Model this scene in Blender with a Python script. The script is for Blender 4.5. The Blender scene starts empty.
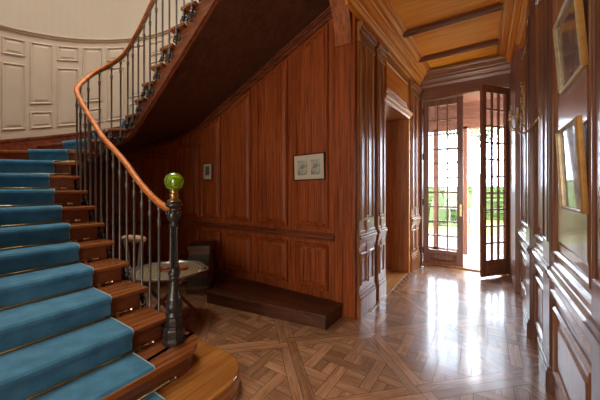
import bpy, bmesh, math, random
from mathutils import Vector, Matrix, Quaternion
random.seed(7)
PI = math.pi
C = bpy.context.scene.collection
V = Vector

# ------------------------------------------------------------------ materials
def new_mat(name):
    m = bpy.data.materials.new(name); m.use_nodes = True
    nt = m.node_tree
    return m, nt, nt.nodes['Principled BSDF']

def plain(name, col, rough=0.5, metal=0.0, spec=0.5, noise=0.0, nscale=30.0, bump=0.0, coat=0.0):
    m, nt, b = new_mat(name)
    b.inputs['Base Color'].default_value = (*col, 1)
    b.inputs['Roughness'].default_value = rough
    b.inputs['Metallic'].default_value = metal
    b.inputs['Specular IOR Level'].default_value = spec
    b.inputs['Coat Weight'].default_value = coat
    b.inputs['Coat Roughness'].default_value = 0.15
    if noise or bump:
        tc = nt.nodes.new('ShaderNodeTexCoord'); n = nt.nodes.new('ShaderNodeTexNoise')
        n.inputs['Scale'].default_value = nscale; n.inputs['Detail'].default_value = 5
        nt.links.new(tc.outputs['Object'], n.inputs['Vector'])
        if noise:
            r = nt.nodes.new('ShaderNodeValToRGB')
            r.color_ramp.elements[0].position = .3; r.color_ramp.elements[1].position = .7
            r.color_ramp.elements[0].color = (*[c*(1-noise) for c in col], 1)
            r.color_ramp.elements[1].color = (*[min(1, c*(1+noise)) for c in col], 1)
            nt.links.new(n.outputs['Fac'], r.inputs['Fac']); nt.links.new(r.outputs['Color'], b.inputs['Base Color'])
        if bump:
            bp = nt.nodes.new('ShaderNodeBump'); bp.inputs['Strength'].default_value = bump
            bp.inputs['Distance'].default_value = .01
            nt.links.new(n.outputs['Fac'], bp.inputs['Height']); nt.links.new(bp.outputs['Normal'], b.inputs['Normal'])
    return m

def wood(name, dark, light, rough=.35, axis='Z', scale=6.0, stretch=.04, coat=.3, spec=.5, attr=None, bump=.15):
    """long-grained varnished wood; attr = name of a per-plank face attribute"""
    m, nt, b = new_mat(name); N = nt.nodes; L = nt.links
    tc = N.new('ShaderNodeTexCoord'); mp = N.new('ShaderNodeMapping')
    s = [scale]*3; s['XYZ'.index(axis)] = scale*stretch
    mp.inputs['Scale'].default_value = s
    L.new(tc.outputs['UV' if attr else 'Object'], mp.inputs['Vector'])
    n1 = N.new('ShaderNodeTexNoise'); n1.inputs['Scale'].default_value = 3.0; n1.inputs['Detail'].default_value = 8
    n1.inputs['Roughness'].default_value = .65; n1.inputs['Distortion'].default_value = .6
    n2 = N.new('ShaderNodeTexNoise'); n2.inputs['Scale'].default_value = 14; n2.inputs['Detail'].default_value = 3
    L.new(mp.outputs['Vector'], n1.inputs['Vector']); L.new(mp.outputs['Vector'], n2.inputs['Vector'])
    mx = N.new('ShaderNodeMath'); mx.operation = 'MULTIPLY_ADD'; mx.inputs[1].default_value = .35
    L.new(n2.outputs['Fac'], mx.inputs[0])
    sc = N.new('ShaderNodeMath'); sc.operation = 'MULTIPLY'; sc.inputs[1].default_value = .7
    L.new(n1.outputs['Fac'], sc.inputs[0]); L.new(sc.outputs[0], mx.inputs[2])
    r = N.new('ShaderNodeValToRGB')
    r.color_ramp.elements[0].position = .40; r.color_ramp.elements[0].color = (*dark, 1)
    r.color_ramp.elements[1].position = .62; r.color_ramp.elements[1].color = (*light, 1)
    L.new(mx.outputs[0], r.inputs['Fac'])
    out = r.outputs['Color']
    if attr:
        at = N.new('ShaderNodeAttribute'); at.attribute_name = attr
        hs = N.new('ShaderNodeHueSaturation'); L.new(out, hs.inputs['Color'])
        mr = N.new('ShaderNodeMapRange'); mr.inputs['To Min'].default_value = .66; mr.inputs['To Max'].default_value = 1.22
        L.new(at.outputs['Fac'], mr.inputs['Value']); L.new(mr.outputs[0], hs.inputs['Value'])
        # worn patches that belong to the boards
        n3 = N.new('ShaderNodeTexNoise'); n3.inputs['Scale'].default_value = 1.7; n3.inputs['Detail'].default_value = 6
        L.new(tc.outputs['Object'], n3.inputs['Vector'])
        mr2 = N.new('ShaderNodeMapRange'); mr2.inputs['From Min'].default_value = .3; mr2.inputs['From Max'].default_value = .7
        mr2.inputs['To Min'].default_value = rough-.06; mr2.inputs['To Max'].default_value = rough+.14
        L.new(n3.outputs['Fac'], mr2.inputs['Value']); L.new(mr2.outputs[0], b.inputs['Roughness'])
        out = hs.outputs['Color']
    else:
        b.inputs['Roughness'].default_value = rough
    L.new(out, b.inputs['Base Color'])
    b.inputs['Coat Weight'].default_value = coat; b.inputs['Coat Roughness'].default_value = rough*.5
    b.inputs['Specular IOR Level'].default_value = spec
    bp = N.new('ShaderNodeBump'); bp.inputs['Strength'].default_value = bump; bp.inputs['Distance'].default_value = .004
    L.new(n1.outputs['Fac'], bp.inputs['Height']); L.new(bp.outputs['Normal'], b.inputs['Normal'])
    return m

MAHOG = wood('mahogany_vertical', (.115, .021, .005), (.43, .100, .022), rough=.45, axis='Z', scale=14, stretch=.022, coat=.0, spec=.28)
PILW = wood('dark_pilaster_wood', (.085, .03, .018), (.19, .075, .045), rough=.3, axis='Z', scale=8, coat=.3)
RWALL = wood('glossy_right_wall_wood', (.19, .072, .034), (.34, .145, .072), rough=.30, axis='Z', scale=9, coat=.5)
RWALL.node_tree.nodes['Principled BSDF'].inputs['Coat Roughness'].default_value = .09
CURVW = wood('polished_curved_bracket_wood', (.22, .055, .014), (.50, .15, .04), rough=.3, axis='Z', scale=6, coat=.3)
MAHOGX = wood('mahogany_lengthwise', (.07, .016, .006), (.25, .062, .022), rough=.38, axis='X', scale=7, coat=.12)
MAHOGY = wood('mahogany_along_corridor', (.17, .06, .022), (.40, .17, .062), rough=.38, axis='Y', scale=7, coat=.15)
HALLW = wood('corridor_walnut_vertical', (.19, .062, .020), (.46, .18, .058), rough=.30, axis='Z', scale=8, coat=.35)
ENTRYW = wood('entry_wood_vertical', (.17, .06, .032), (.30, .125, .07), rough=.4, axis='Z', scale=7, coat=.2)
ENTRYX = wood('entry_wood_horizontal', (.15, .055, .03), (.28, .115, .065), rough=.4, axis='X', scale=7, coat=.2)
ORANGE = wood('honey_ceiling_wood', (.85, .27, .014), (1.0, .46, .040), rough=.5, axis='X', scale=5, coat=.0, spec=.25)
CORNI = wood('honey_cornice_wood', (.62, .21, .024), (.88, .36, .058), rough=.38, axis='Y', scale=4, stretch=.015, coat=.1, spec=.3)
CORNX = wood('cornice_wood_cross', (.20, .075, .03), (.36, .15, .06), rough=.34, axis='X', scale=5, coat=.3)
BEAMW = wood('dark_ceiling_beam_wood', (.09, .026, .010), (.22, .075, .022), rough=.5, axis='X', scale=5, coat=.0, spec=.3)
TREADW = wood('polished_tread_wood', (.13, .032, .010), (.38, .125, .036), rough=.25, axis='Y', scale=7, coat=.5)
RISERW = wood('riser_wood', (.10, .024, .008), (.24, .070, .022), rough=.3, axis='Y', scale=7, coat=.3)
PLATW = wood('pale_oak_step', (.28, .095, .018), (.54, .22, .05), rough=.24, axis='Y', scale=6, coat=.4)
RAILW = wood('orange_handrail_wood', (.34, .085, .014), (.66, .20, .030), rough=.42, axis='X', scale=8, stretch=.3, coat=.0, spec=.3)
STRINGW = wood('string_wood', (.17, .045, .018), (.36, .115, .045), rough=.38, axis='X', scale=7, coat=.1)
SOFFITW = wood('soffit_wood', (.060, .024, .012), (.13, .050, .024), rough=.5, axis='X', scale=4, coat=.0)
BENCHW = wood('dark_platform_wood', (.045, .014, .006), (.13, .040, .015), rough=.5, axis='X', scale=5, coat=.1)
PARQ = wood('oak_parquet', (.32, .145, .062), (.56, .305, .155), rough=.30, axis='X', scale=7, stretch=.10, coat=.9, attr='plank', bump=.3)
SIDEFL = wood('honey_side_room_boards', (.35, .16, .05), (.62, .33, .11), rough=.3, axis='Y', scale=6, coat=.2)
GAP = plain('parquet_joint_dirt', (.09, .045, .024), .7)
CREAM = plain('cream_paint', (.52, .43, .325), .55, noise=.04, nscale=3, bump=.05)
CREAMP = plain('cream_plaster', (.48, .42, .33), .8, noise=.03, nscale=2, bump=.08)
IRON = plain('cast_iron', (.075, .070, .066), .33, .7, noise=.3, nscale=60, bump=.2)
BAL = plain('grey_iron_bar', (.15, .14, .125), .42, .5, noise=.12, nscale=40)
BRASS = plain('aged_brass', (.50, .33, .13), .28, .95, noise=.15, nscale=60)
STEELR = plain('rod_end_nickel', (.62, .52, .40), .25, .95)
GILT = plain('gilt_bronze', (.62, .46, .24), .35, .85, noise=.25, nscale=80, bump=.3)
GOLDF = plain('gold_frame', (.50, .24, .055), .38, .35, noise=.18, nscale=25)
SILVERF = plain('pale_gilt_moulding', (.46, .36, .22), .4, .6, noise=.2, nscale=30)
BLACKF = plain('thin_dark_frame', (.05, .022, .012), .35)
STONE = plain('pale_stone', (.26, .25, .24), .75, noise=.1, nscale=10, bump=.1)
GRAVEL = plain('pale_gravel', (.12, .108, .078), .9, noise=.25, nscale=35, bump=.5)
GRASS = plain('lawn_grass', (.085, .105, .006), .9, noise=.35, nscale=6, bump=.4)
LEAF = plain('hedge_leaves', (.050, .080, .006), .7, noise=.5, nscale=14, bump=.8)
LEAF2 = plain('tree_leaves', (.06, .07, .012), .7, noise=.4, nscale=9)
BARK = plain('grey_bark', (.15, .12, .09), .9, noise=.3, nscale=20, bump=.6)
LINEN = plain('turned_pale_wood', (.62, .40, .22), .45, noise=.15, nscale=18)
WHITEP = plain('white_painted_wood', (.62, .56, .48), .45, noise=.15, nscale=18)
REDW = wood('red_folding_leg_wood', (.14, .028, .012), (.32, .075, .032), rough=.35, axis='Z', scale=10, coat=.2)
DARKM = plain('dark_metal', (.03, .028, .025), .45, .5)
SILV = plain('worn_silver_rim', (.50, .46, .38), .3, .8, noise=.2, nscale=20)

def carpet_mat():
    m, nt, b = new_mat('blue_wool_carpet'); N = nt.nodes; L = nt.links
    tc = N.new('ShaderNodeTexCoord')
    n1 = N.new('ShaderNodeTexNoise'); n1.inputs['Scale'].default_value = 9; n1.inputs['Detail'].default_value = 6
    n2 = N.new('ShaderNodeTexNoise'); n2.inputs['Scale'].default_value = 220; n2.inputs['Detail'].default_value = 2
    L.new(tc.outputs['Object'], n1.inputs['Vector']); L.new(tc.outputs['Object'], n2.inputs['Vector'])
    r = N.new('ShaderNodeValToRGB')
    r.color_ramp.elements[0].position = .3; r.color_ramp.elements[0].color = (.034, .122, .195, 1)
    r.color_ramp.elements[1].position = .72; r.color_ramp.elements[1].color = (.085, .255, .385, 1)
    ad = N.new('ShaderNodeMath'); ad.operation = 'MULTIPLY_ADD'; ad.inputs[1].default_value = .3
    L.new(n2.outputs['Fac'], ad.inputs[0]); mu = N.new('ShaderNodeMath'); mu.operation = 'MULTIPLY'; mu.inputs[1].default_value = .7
    L.new(n1.outputs['Fac'], mu.inputs[0]); L.new(mu.outputs[0], ad.inputs[2])
    L.new(ad.outputs[0], r.inputs['Fac']); L.new(r.outputs['Color'], b.inputs['Base Color'])
    b.inputs['Roughness'].default_value = .95; b.inputs['Specular IOR Level'].default_value = .1
    b.inputs['Sheen Weight'].default_value = .25; b.inputs['Sheen Tint'].default_value = (.55, .75, .9, 1)
    bp = N.new('ShaderNodeBump'); bp.inputs['Strength'].default_value = .5; bp.inputs['Distance'].default_value = .004
    L.new(n2.outputs['Fac'], bp.inputs['Height']); L.new(bp.outputs['Normal'], b.inputs['Normal'])
    return m
CARPET = carpet_mat()
PIPING = plain('carpet_binding', (.30, .36, .38), .9)

def glass_mat(name, tint=(1, 1, 1), rough=0.0, mixf=.9):
    """thin window glass: mostly clear with a fresnel reflection"""
    m, nt, b = new_mat(name); N = nt.nodes; L = nt.links
    N.remove(b); out = [n for n in N if n.type == 'OUTPUT_MATERIAL'][0]
    tr = N.new('ShaderNodeBsdfTransparent'); tr.inputs['Color'].default_value = (*tint, 1)
    gl = N.new('ShaderNodeBsdfGlossy'); gl.inputs['Roughness'].default_value = rough
    fr = N.new('ShaderNodeFresnel'); fr.inputs['IOR'].default_value = 1.5
    mx = N.new('ShaderNodeMixShader')
    ge = N.new('ShaderNodeNewGeometry'); io = N.new('ShaderNodeMath'); io.operation = 'MULTIPLY_ADD'
    io.inputs[1].default_value = 1/1.5-1.5; io.inputs[2].default_value = 1.5
    L.new(ge.outputs['Backfacing'], io.inputs[0]); L.new(io.outputs[0], fr.inputs['IOR'])
    L.new(fr.outputs[0], mx.inputs[0]); L.new(tr.outputs[0], mx.inputs[1]); L.new(gl.outputs[0], mx.inputs[2])
    L.new(mx.outputs[0], out.inputs['Surface'])
    return m
PANE = glass_mat('clear_window_glass', (.95, .97, 1.0))

def green_glass():
    m, nt, b = new_mat('green_cut_glass')
    b.inputs['Base Color'].default_value = (.36, .66, .03, 1)
    b.inputs['Transmission Weight'].default_value = .8
    b.inputs['Roughness'].default_value = .12; b.inputs['IOR'].default_value = 1.45
    b.inputs['Coat Weight'].default_value = .6
    return m
GREEN = green_glass()
YELLOWG = plain('amber_inner_glass', (.75, .62, .05), .2, coat=.5)

def art_mat(name, paper, ink, scale, rough=.12):
    m, nt, b = new_mat(name); N = nt.nodes; L = nt.links
    tc = N.new('ShaderNodeTexCoord'); n = N.new('ShaderNodeTexNoise'); n.inputs['Scale'].default_value = scale
    n.inputs['Detail'].default_value = 7
    L.new(tc.outputs['Object'], n.inputs['Vector'])
    r = N.new('ShaderNodeValToRGB'); r.color_ramp.elements[0].position = .42; r.color_ramp.elements[1].position = .56
    r.color_ramp.elements[0].color = (*ink, 1); r.color_ramp.elements[1].color = (*paper, 1)
    L.new(n.outputs['Fac'], r.inputs['Fac']); L.new(r.outputs['Color'], b.inputs['Base Color'])
    b.inputs['Roughness'].default_value = .6; b.inputs['Coat Weight'].default_value = 1; b.inputs['Coat Roughness'].default_value = rough*.3
    return m
MATB = plain('cream_paper_mount', (.60, .54, .42), .7, coat=1.0)
MATB.node_tree.nodes['Principled BSDF'].inputs['Coat Roughness'].default_value = .03
ETCH = art_mat('grey_engraving', (.46, .46, .38), (.22, .22, .18), 14)
PHOTO = art_mat('dark_portrait_print', (.20, .16, .11), (.04, .035, .03), 30)
PAINT = art_mat('dark_landscape_print', (.17, .10, .06), (.05, .035, .035), 9)
PAINT2 = art_mat('pale_drawing', (.38, .36, .30), (.14, .14, .13), 12)

# ------------------------------------------------------------------ object helpers
def setp(o, label=None, cat=None, group=None, kind=None):
    if label: o['label'] = label
    if cat: o['category'] = cat
    if group: o['group'] = group
    if kind: o['kind'] = kind
    return o

def thing(name, loc, label, cat, group=None):
    o = bpy.data.objects.new(name, None); C.objects.link(o)
    o.location = loc; o.empty_display_size = .1
    return setp(o, label, cat, group)

def wloc(o):
    l = V((0, 0, 0))
    while o is not None: l = l + o.location; o = o.parent
    return l

def obj(name, bm, mat, parent=None, smooth=False, bevel=0, origin=True, weld=True):
    """bm is given in world coordinates; re-based on the parent (or on its own base)"""
    if weld: bmesh.ops.remove_doubles(bm, verts=bm.verts, dist=1e-5)
    bmesh.ops.recalc_face_normals(bm, faces=bm.faces)
    if parent is not None:
        base = wloc(parent); loc = V((0, 0, 0))
        xs = [v.co.x for v in bm.verts]; ys = [v.co.y for v in bm.verts]; zs = [v.co.z for v in bm.verts]
        c = V(((min(xs)+max(xs))/2, (min(ys)+max(ys))/2, min(zs)))
        loc = c-base; sh = c
    else:
        xs = [v.co.x for v in bm.verts]; ys = [v.co.y for v in bm.verts]; zs = [v.co.z for v in bm.verts]
        sh = V(((min(xs)+max(xs))/2, (min(ys)+max(ys))/2, min(zs))) if origin else V((0, 0, 0)); loc = sh
    bmesh.ops.translate(bm, verts=bm.verts, vec=-sh)
    me = bpy.data.meshes.new(name); bm.to_mesh(me); bm.free()
    if mat: me.materials.append(mat)
    if smooth:
        for p in me.polygons: p.use_smooth = True
    o = bpy.data.objects.new(name, me); C.objects.link(o); o.location = loc; o.parent = parent
    if bevel:
        b = o.modifiers.new('bevel', 'BEVEL'); b.width = bevel; b.segments = 2; b.limit_method = 'ANGLE'
        b.angle_limit = math.radians(40)
    return o

def struct(name, bm, mat, parent=None, **k):
    o = obj(name, bm, mat, parent, **k)
    if parent is None: o['kind'] = 'structure'
    return o

def box(bm, x0, x1, y0, y1, z0, z1, M=None):
    vs = [bm.verts.new((x, y, z)) for x in (x0, x1) for y in (y0, y1) for z in (z0, z1)]
    for f in ((0, 1, 3, 2), (4, 6, 7, 5), (0, 4, 5, 1), (2, 3, 7, 6), (0, 2, 6, 4), (1, 5, 7, 3)):
        bm.faces.new([vs[i] for i in f])
    if M is not None: bmesh.ops.transform(bm, matrix=M, verts=vs)
    return vs

def prism(bm, poly, z0, z1):
    """poly: (x,y) list"""
    a = [bm.verts.new((p[0], p[1], z0)) for p in poly]; b = [bm.verts.new((p[0], p[1], z1)) for p in poly]
    n = len(poly)
    bm.faces.new(a[::-1]); bm.faces.new(b)
    for i in range(n): bm.faces.new((a[i], a[(i+1) % n], b[(i+1) % n], b[i]))

def lathe(bm, prof, c, n=16, M=None, sides=None):
    rings = []
    for r, z in prof:
        rings.append([bm.verts.new((c[0]+r*math.cos(2*PI*k/n+PI/n), c[1]+r*math.sin(2*PI*k/n+PI/n), c[2]+z)) for k in range(n)])
    for a, b in zip(rings, rings[1:]):
        for k in range(n): bm.faces.new((a[k], a[(k+1) % n], b[(k+1) % n], b[k]))
    bm.faces.new(rings[0][::-1]); bm.faces.new(rings[-1])
    if M is not None: bmesh.ops.transform(bm, matrix=M, verts=[v for r in rings for v in r])

def tube(bm, pts, r, n=8, closed=False, rr=None, up=None, sect=None):
    pts = [V(p) for p in pts]; m = len(pts); rings = []
    for i, p in enumerate(pts):
        a = pts[(i-1) % m] if (closed or i > 0) else p; b = pts[(i+1) % m] if (closed or i < m-1) else p
        t = (b-a).normalized()
        u = V(up) if up else (V((0, 0, 1)) if abs(t.z) < .9 else V((1, 0, 0)))
        s = t.cross(u).normalized(); w = s.cross(t).normalized()
        R = rr[i] if rr else r
        if sect: rings.append([bm.verts.new(p+s*q[0]*R+w*q[1]*R) for q in sect])
        else: rings.append([bm.verts.new(p+(s*math.cos(2*PI*k/n)+w*math.sin(2*PI*k/n))*R) for k in range(n)])
    n = len(rings[0])
    pairs = list(zip(rings, rings[1:])) + ([(rings[-1], rings[0])] if closed else [])
    for a, b in pairs:
        for k in range(n): bm.faces.new((a[k], a[(k+1) % n], b[(k+1) % n], b[k]))
    if not closed: bm.faces.new(rings[0][::-1]); bm.faces.new(rings[-1])

def extrude_profile(bm, prof, a, b, out, up=(0, 0, 1)):
    """moulding: prof = [(d,z)] closed outline, d along `out`, swept from a to b"""
    a = V(a); b = V(b); out = V(out); up = V(up)
    A = [bm.verts.new(a+out*d+up*z) for d, z in prof]; B = [bm.verts.new(b+out*d+up*z) for d, z in prof]
    n = len(prof)
    for i in range(n): bm.faces.new((A[i], A[(i+1) % n], B[(i+1) % n], B[i]))
    bm.faces.new(A[::-1]); bm.faces.new(B)

def inset_poly(poly, d):
    n = len(poly); out = []
    for i in range(n):
        p0 = V(poly[i-1]); p1 = V(poly[i]); p2 = V(poly[(i+1) % n])
        e1 = (p1-p0).normalized(); e2 = (p2-p1).normalized()
        n1 = V((-e1.y, e1.x)); n2 = V((-e2.y, e2.x))
        k = n1+n2; k = k/(k.dot(n1))
        out.append(p1+k*d)
    return out

def panel_rings(bm, poly, prof, fmap, sub=1, fill=True):
    """poly CCW in (u,v); prof=[(inset,height)]; fmap(u,v,h)->world"""
    rings = []
    for d, h in prof:
        q = inset_poly([V((*p,)) for p in poly], d); n = len(q); R = []
        for i in range(n):
            for k in range(sub):
                w = q[i].lerp(q[(i+1) % n], k/sub)
                R.append(bm.verts.new(fmap(w.x, w.y, h)))
        rings.append(R)
    for a, b in zip(rings, rings[1:]):
        n = len(a)
        for k in range(n): bm.faces.new((a[k], a[(k+1) % n], b[(k+1) % n], b[k]))
    if fill:
        R = rings[-1]
        if sub == 1: bm.faces.new(R)
        else:  # quad strip between the bottom and the top edge
            bot = R[0:sub+1]; top = R[2*sub:3*sub+1][::-1]
            left = R[3*sub:4*sub]+[R[0]]; right = R[sub:2*sub+1]
            for k in range(sub):
                if len({bot[k], bot[k+1], top[k+1], top[k]}) == 4: bm.faces.new((bot[k], bot[k+1], top[k+1], top[k]))

RAISED = [(0, 0), (.0, .014), (.012, .022), (.024, .016), (.034, .004), (.040, .004), (.075, .016), (.08, .016)]
def rect(u0, u1, v0, v1): return [(u0, v0), (u1, v0), (u1, v1), (u0, v1)]

# ------------------------------------------------------------------ measures of the place
EYE = 1.5
RISE = .1636
YB = 3.04            # panelled wall under the stair
XL = -1.25           # left wall of the entrance corridor
XR = .42             # right wall
YE = 5.95            # end wall
CX, CY, RO = -3.98, 1.56, 1.48    # turn of the stair

INNER = {0: (-1.46, 1.27), 1: (-1.78, 1.27), 2: (-2.06, 1.27), 3: (-2.39, 1.27), 4: (-2.72, 1.27), 5: (-3.01, 1.27), 6: (-3.23, 1.27), 7: (-3.44, 1.27),
         8: (-3.64, 1.27), 9: (-3.83, 1.27), 10: (-4.03, 1.285), 11: (-4.20, 1.38), 12: (-4.27, 1.55), 13: (-4.20, 1.73), 14: (-3.97, 1.84), 15: (-3.73, 1.85)}
for n in range(0, 10): INNER[n] = (INNER[n][0]-(.05 if n else 0), 1.225)
INNER[10] = (-4.06, 1.25)
for n in range(16, 28): INNER[n] = (-3.73+.205*(n-15), 1.85)
def circ(deg): return (CX-RO*math.sin(math.radians(deg)), CY-RO*math.cos(math.radians(deg)))
YLOW = CY-RO
OUTER = {n: (INNER[n][0], YLOW) for n in range(0, 9)}
OUTER[8] = (-3.72, YLOW)
for n, a in ((9, 12), (10, 32), (11, 55), (12, 80), (13, 101), (14, 122), (15, 144)): OUTER[n] = circ(a)
OUTER[16] = (-4.40, 2.99); OUTER[17] = (-4.04, YB)
for n in range(18, 28): OUTER[n] = (-4.04+.325*(n-17), YB)
def ZT(n): return (n+1)*RISE
def depth(n): return .24 if n < 14 else .30+(min(n, 22)-15)*.02
def ZB(n): return max(0.0, ZT(n)-depth(n)-.02)

def lerp2(D, t):
    k = int(math.floor(t)); f = t-k
    if f == 0: return V(D[k])
    p0 = V(D.get(k-1, D[k])); p1 = V(D[k]); p2 = V(D[k+1]); p3 = V(D.get(k+2, D[k+1]))
    return .5*((2*p1)+(p2-p0)*f+(2*p0-5*p1+4*p2-p3)*f*f+(3*p1-p0-3*p2+p3)*f**3)

# ------------------------------------------------------------------ floor (parquet panels laid on the diagonal)
def clip(poly, a, b):
    """keep the left side of a->b"""
    out = []; n = len(poly)
    def side(p): return (b[0]-a[0])*(p[1]-a[1])-(b[1]-a[1])*(p[0]-a[0])
    for i in range(n):
        p, q = poly[i], poly[(i+1) % n]; sp, sq = side(p), side(q)
        if sp >= 0: out.append(p)
        if (sp > 0 > sq) or (sp < 0 < sq):
            t = sp/(sp-sq); out.append((p[0]+(q[0]-p[0])*t, p[1]+(q[1]-p[1])*t))
    return out
def clip_rect(poly, r):
    x0, x1, y0, y1 = r; P = [(x0, y0), (x1, y0), (x1, y1), (x0, y1)]
    for i in range(4):
        if len(poly) < 3: return []
        poly = clip(poly, P[i], P[(i+1) % 4])
    return poly if len(poly) >= 3 else []

def area2(P): return abs(sum(P[i][0]*P[(i+1) % len(P)][1]-P[(i+1) % len(P)][0]*P[i][1] for i in range(len(P))))/2
FLR = (-7.0, .44, -4.0, 6.0)
def build_parquet():
    bm = bmesh.new(); lay = bm.faces.layers.float.new('plank'); uv = bm.loops.layers.uv.new('UVMap')
    T = .86; g = .0018; rot = math.radians(45)
    ca, sa = math.cos(rot), math.sin(rot)
    fw = .08; inn = T/2-fw
    def add(poly, ang, cx, cy, seed):
        # poly in tile coords -> world
        P = [(cx+p[0]*ca-p[1]*sa, cy+p[0]*sa+p[1]*ca) for p in poly]
        P = clip_rect(P, FLR)
        if len(P) < 3 or area2(P) < 2e-4: return
        vs = [bm.verts.new((x, y, 0)) for x, y in P]
        try: f = bm.faces.new(vs)
        except ValueError: return
        if f.normal.z < 0: f.normal_flip()
        f[lay] = random.random(); a = ang+rot; ox, oy = random.uniform(0, 30), random.uniform(0, 30)
        for l in f.loops:
            x, y = l.vert.co.x, l.vert.co.y
            l[uv].uv = ((x*math.cos(a)+y*math.sin(a))+ox, (-x*math.sin(a)+y*math.cos(a))+oy)
    def R(x0, x1, y0, y1): return [(x0+g, y0+g), (x1-g, y0+g), (x1-g, y1-g), (x0+g, y1-g)]
    q = inn*2/math.sqrt(2)/2          # lattice period, 45 degrees to the tile
    w = q*.36
    r45 = math.radians(45)
    for i in range(-9, 10):
        for j in range(-9, 10):
            cx = -1.0+(i*ca-j*sa)*T; cy = 2.2+(i*sa+j*ca)*T
            if not (FLR[0]-1 < cx < FLR[1]+1 and FLR[2]-1 < cy < FLR[3]+1): continue
            h = T/2
            add(R(-h, h-fw, -h, -h+fw), 0, cx, cy, 0); add(R(h-fw, h, -h, h-fw), PI/2, cx, cy, 0)
            add(R(-h+fw, h, h-fw, h), 0, cx, cy, 0); add(R(-h, -h+fw, -h+fw, h), PI/2, cx, cy, 0)
            for a in range(-3, 4):
                for b in range(-3, 4):
                    ox, oy = a*q, b*q
                    pieces = []
                    # crossing strips (interlaced) and the three short boards between them
                    if (a+b) % 2 == 0:
                        pieces += [(R(ox-w/2, ox+w/2, oy-q/2-(q-w)/2+w/2-w/2, oy+q/2+(q-w)/2), PI/2)]
                    else:
                        pieces += [(R(ox-q/2-(q-w)/2, ox+q/2+(q-w)/2, oy-w/2, oy+w/2), 0)]
                    u0, v0 = ox+w/2, oy+w/2; u1, v1 = ox+q-w/2, oy+q-w/2
                    for k in range(2):
                        if (a+b) % 2: pieces.append((R(u0, u1, v0+(v1-v0)*k/2, v0+(v1-v0)*(k+1)/2), 0))
                        else: pieces.append((R(u0+(u1-u0)*k/2, u0+(u1-u0)*(k+1)/2, v0, v1), PI/2))
                    for P, ang in pieces:
                        c4, s4 = math.cos(r45), math.sin(r45)
                        Q = [(p[0]*c4-p[1]*s4, p[0]*s4+p[1]*c4) for p in P]
                        Q = clip_rect(Q, (-inn+g, inn-g, -inn+g, inn-g))
                        if len(Q) >= 3: add(Q, ang+r45, cx, cy, 0)
    o = struct('floor', bm, PARQ, weld=False, origin=False)
    b2 = bmesh.new(); box(b2, FLR[0], FLR[1], FLR[2], FLR[3], -.08, -.0015)
    obj('floor_joint', b2, GAP, o)
    return o
floor_o = build_parquet()

# ------------------------------------------------------------------ staircase
stair = thing('staircase', (-3.0, 1.4, 0), 'curved mahogany staircase with polished open treads rising left then over the panelled wall', 'staircase')
NTOP = 25
def tread_poly(n):
    Pi, Po, Pi2, Po2 = V(INNER[n]), V(OUTER[n]), V(INNER[n+1]), V(OUTER[n+1])
    d = (Pi-Po).normalized(); side = V((-d.y, d.x))
    if side.dot(Pi2-Pi) > 0: side = -side          # towards the front of the step
    nose = .036; over = .06
    d2 = (Pi2-Po2).normalized()
    return [Po+side*nose, Pi+d*over+side*nose, Pi2+d2*over, Po2]
for n in range(2, NTOP):
    bm = bmesh.new(); P = tread_poly(n); prism(bm, P, ZT(n)-.038, ZT(n))
    obj('tread', bm, TREADW, stair, bevel=.012)
    # riser
    bm = bmesh.new(); a, b = V(OUTER[n]), V(INNER[n]); d = (b-a).normalized(); s = V((-d.y, d.x))*.009
    q = b-d*.012
    prism(bm, [a-s, q-s, q+s, a+s], ZT(n-1)-(.0 if n > 1 else 0), ZT(n)-.038)
    obj('riser', bm, RISERW, stair)
# first step with round end, carrying the newel
def bull(x0, x1, ylow, yend, r, k=10):
    P = [(x0, ylow), (x1, ylow)]
    for i in range(k+1):
        a = i/k*PI/2; P.append((x1-r+r*math.cos(a), yend-r+r*math.sin(a)))
    for i in range(k+1):
        a = PI/2+i/k*PI/2; P.append((x0+r*.6+r*.6*math.cos(a), yend-r*.6+r*.6*math.sin(a)))
    return P
bm = bmesh.new(); prism(bm, bull(-2.10, -1.77, YLOW, 1.41, .22), ZT(1)-.04, ZT(1)); obj('tread', bm, TREADW, stair, bevel=.014)
bm = bmesh.new(); prism(bm, bull(-2.07, -1.80, YLOW, 1.38, .20), ZT(0), ZT(1)-.04); obj('riser', bm, RISERW, stair)
bm = bmesh.new(); prism(bm, bull(-2.40, -1.45, YLOW, 1.58, .30), ZT(0)-.03, ZT(0)); obj('tread', bm, PLATW, stair, bevel=.012)
bm = bmesh.new(); prism(bm, bull(-2.38, -1.455, YLOW, 1.575, .28), 0, ZT(0)-.03)
obj('riser', bm, PLATW, stair)
# outer string on the well side
bm = bmesh.new(); K = 4; prev = None
pts = []
for n in range(2, NTOP):
    for k in range(K):
        t = n+k/K; p = lerp2(INNER, t); e = lerp2(INNER, min(t+.05, NTOP)); e0 = lerp2(INNER, max(t-.05, 0))
        tan = (e-e0).normalized(); pts.append((t, p, V((-tan.y, tan.x))))
for i in range(len(pts)-1):
    t, p, nn = pts[i]; t2, p2, nn2 = pts[i+1]; n = int(t+1e-6)
    zt = ZT(n)-.038
    f = lambda tt: (ZT(int(tt))-depth(int(tt))-.02)*(1-(tt-int(tt)))+(ZT(int(tt)+1)-depth(int(tt)+1)-.02)*(tt-int(tt))
    b1, b2 = max(.01, f(t)), max(.01, f(t2 if t2 < NTOP else t2-1e-4))
    q = [p-nn*.0, p2-nn2*.0, p2+nn2*.03, p+nn*.03]
    A = [bm.verts.new((q[j].x, q[j].y, [b1, b2, b2, b1][j])) for j in range(4)]
    B = [bm.verts.new((q[j].x, q[j].y, zt)) for j in range(4)]
    bm.faces.new(A[::-1]); bm.faces.new(B)
    for j in range(4): bm.faces.new((A[j], A[(j+1) % 4], B[(j+1) % 4], B[j]))
obj('outer_string', bm, STRINGW, stair, weld=False)
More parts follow.
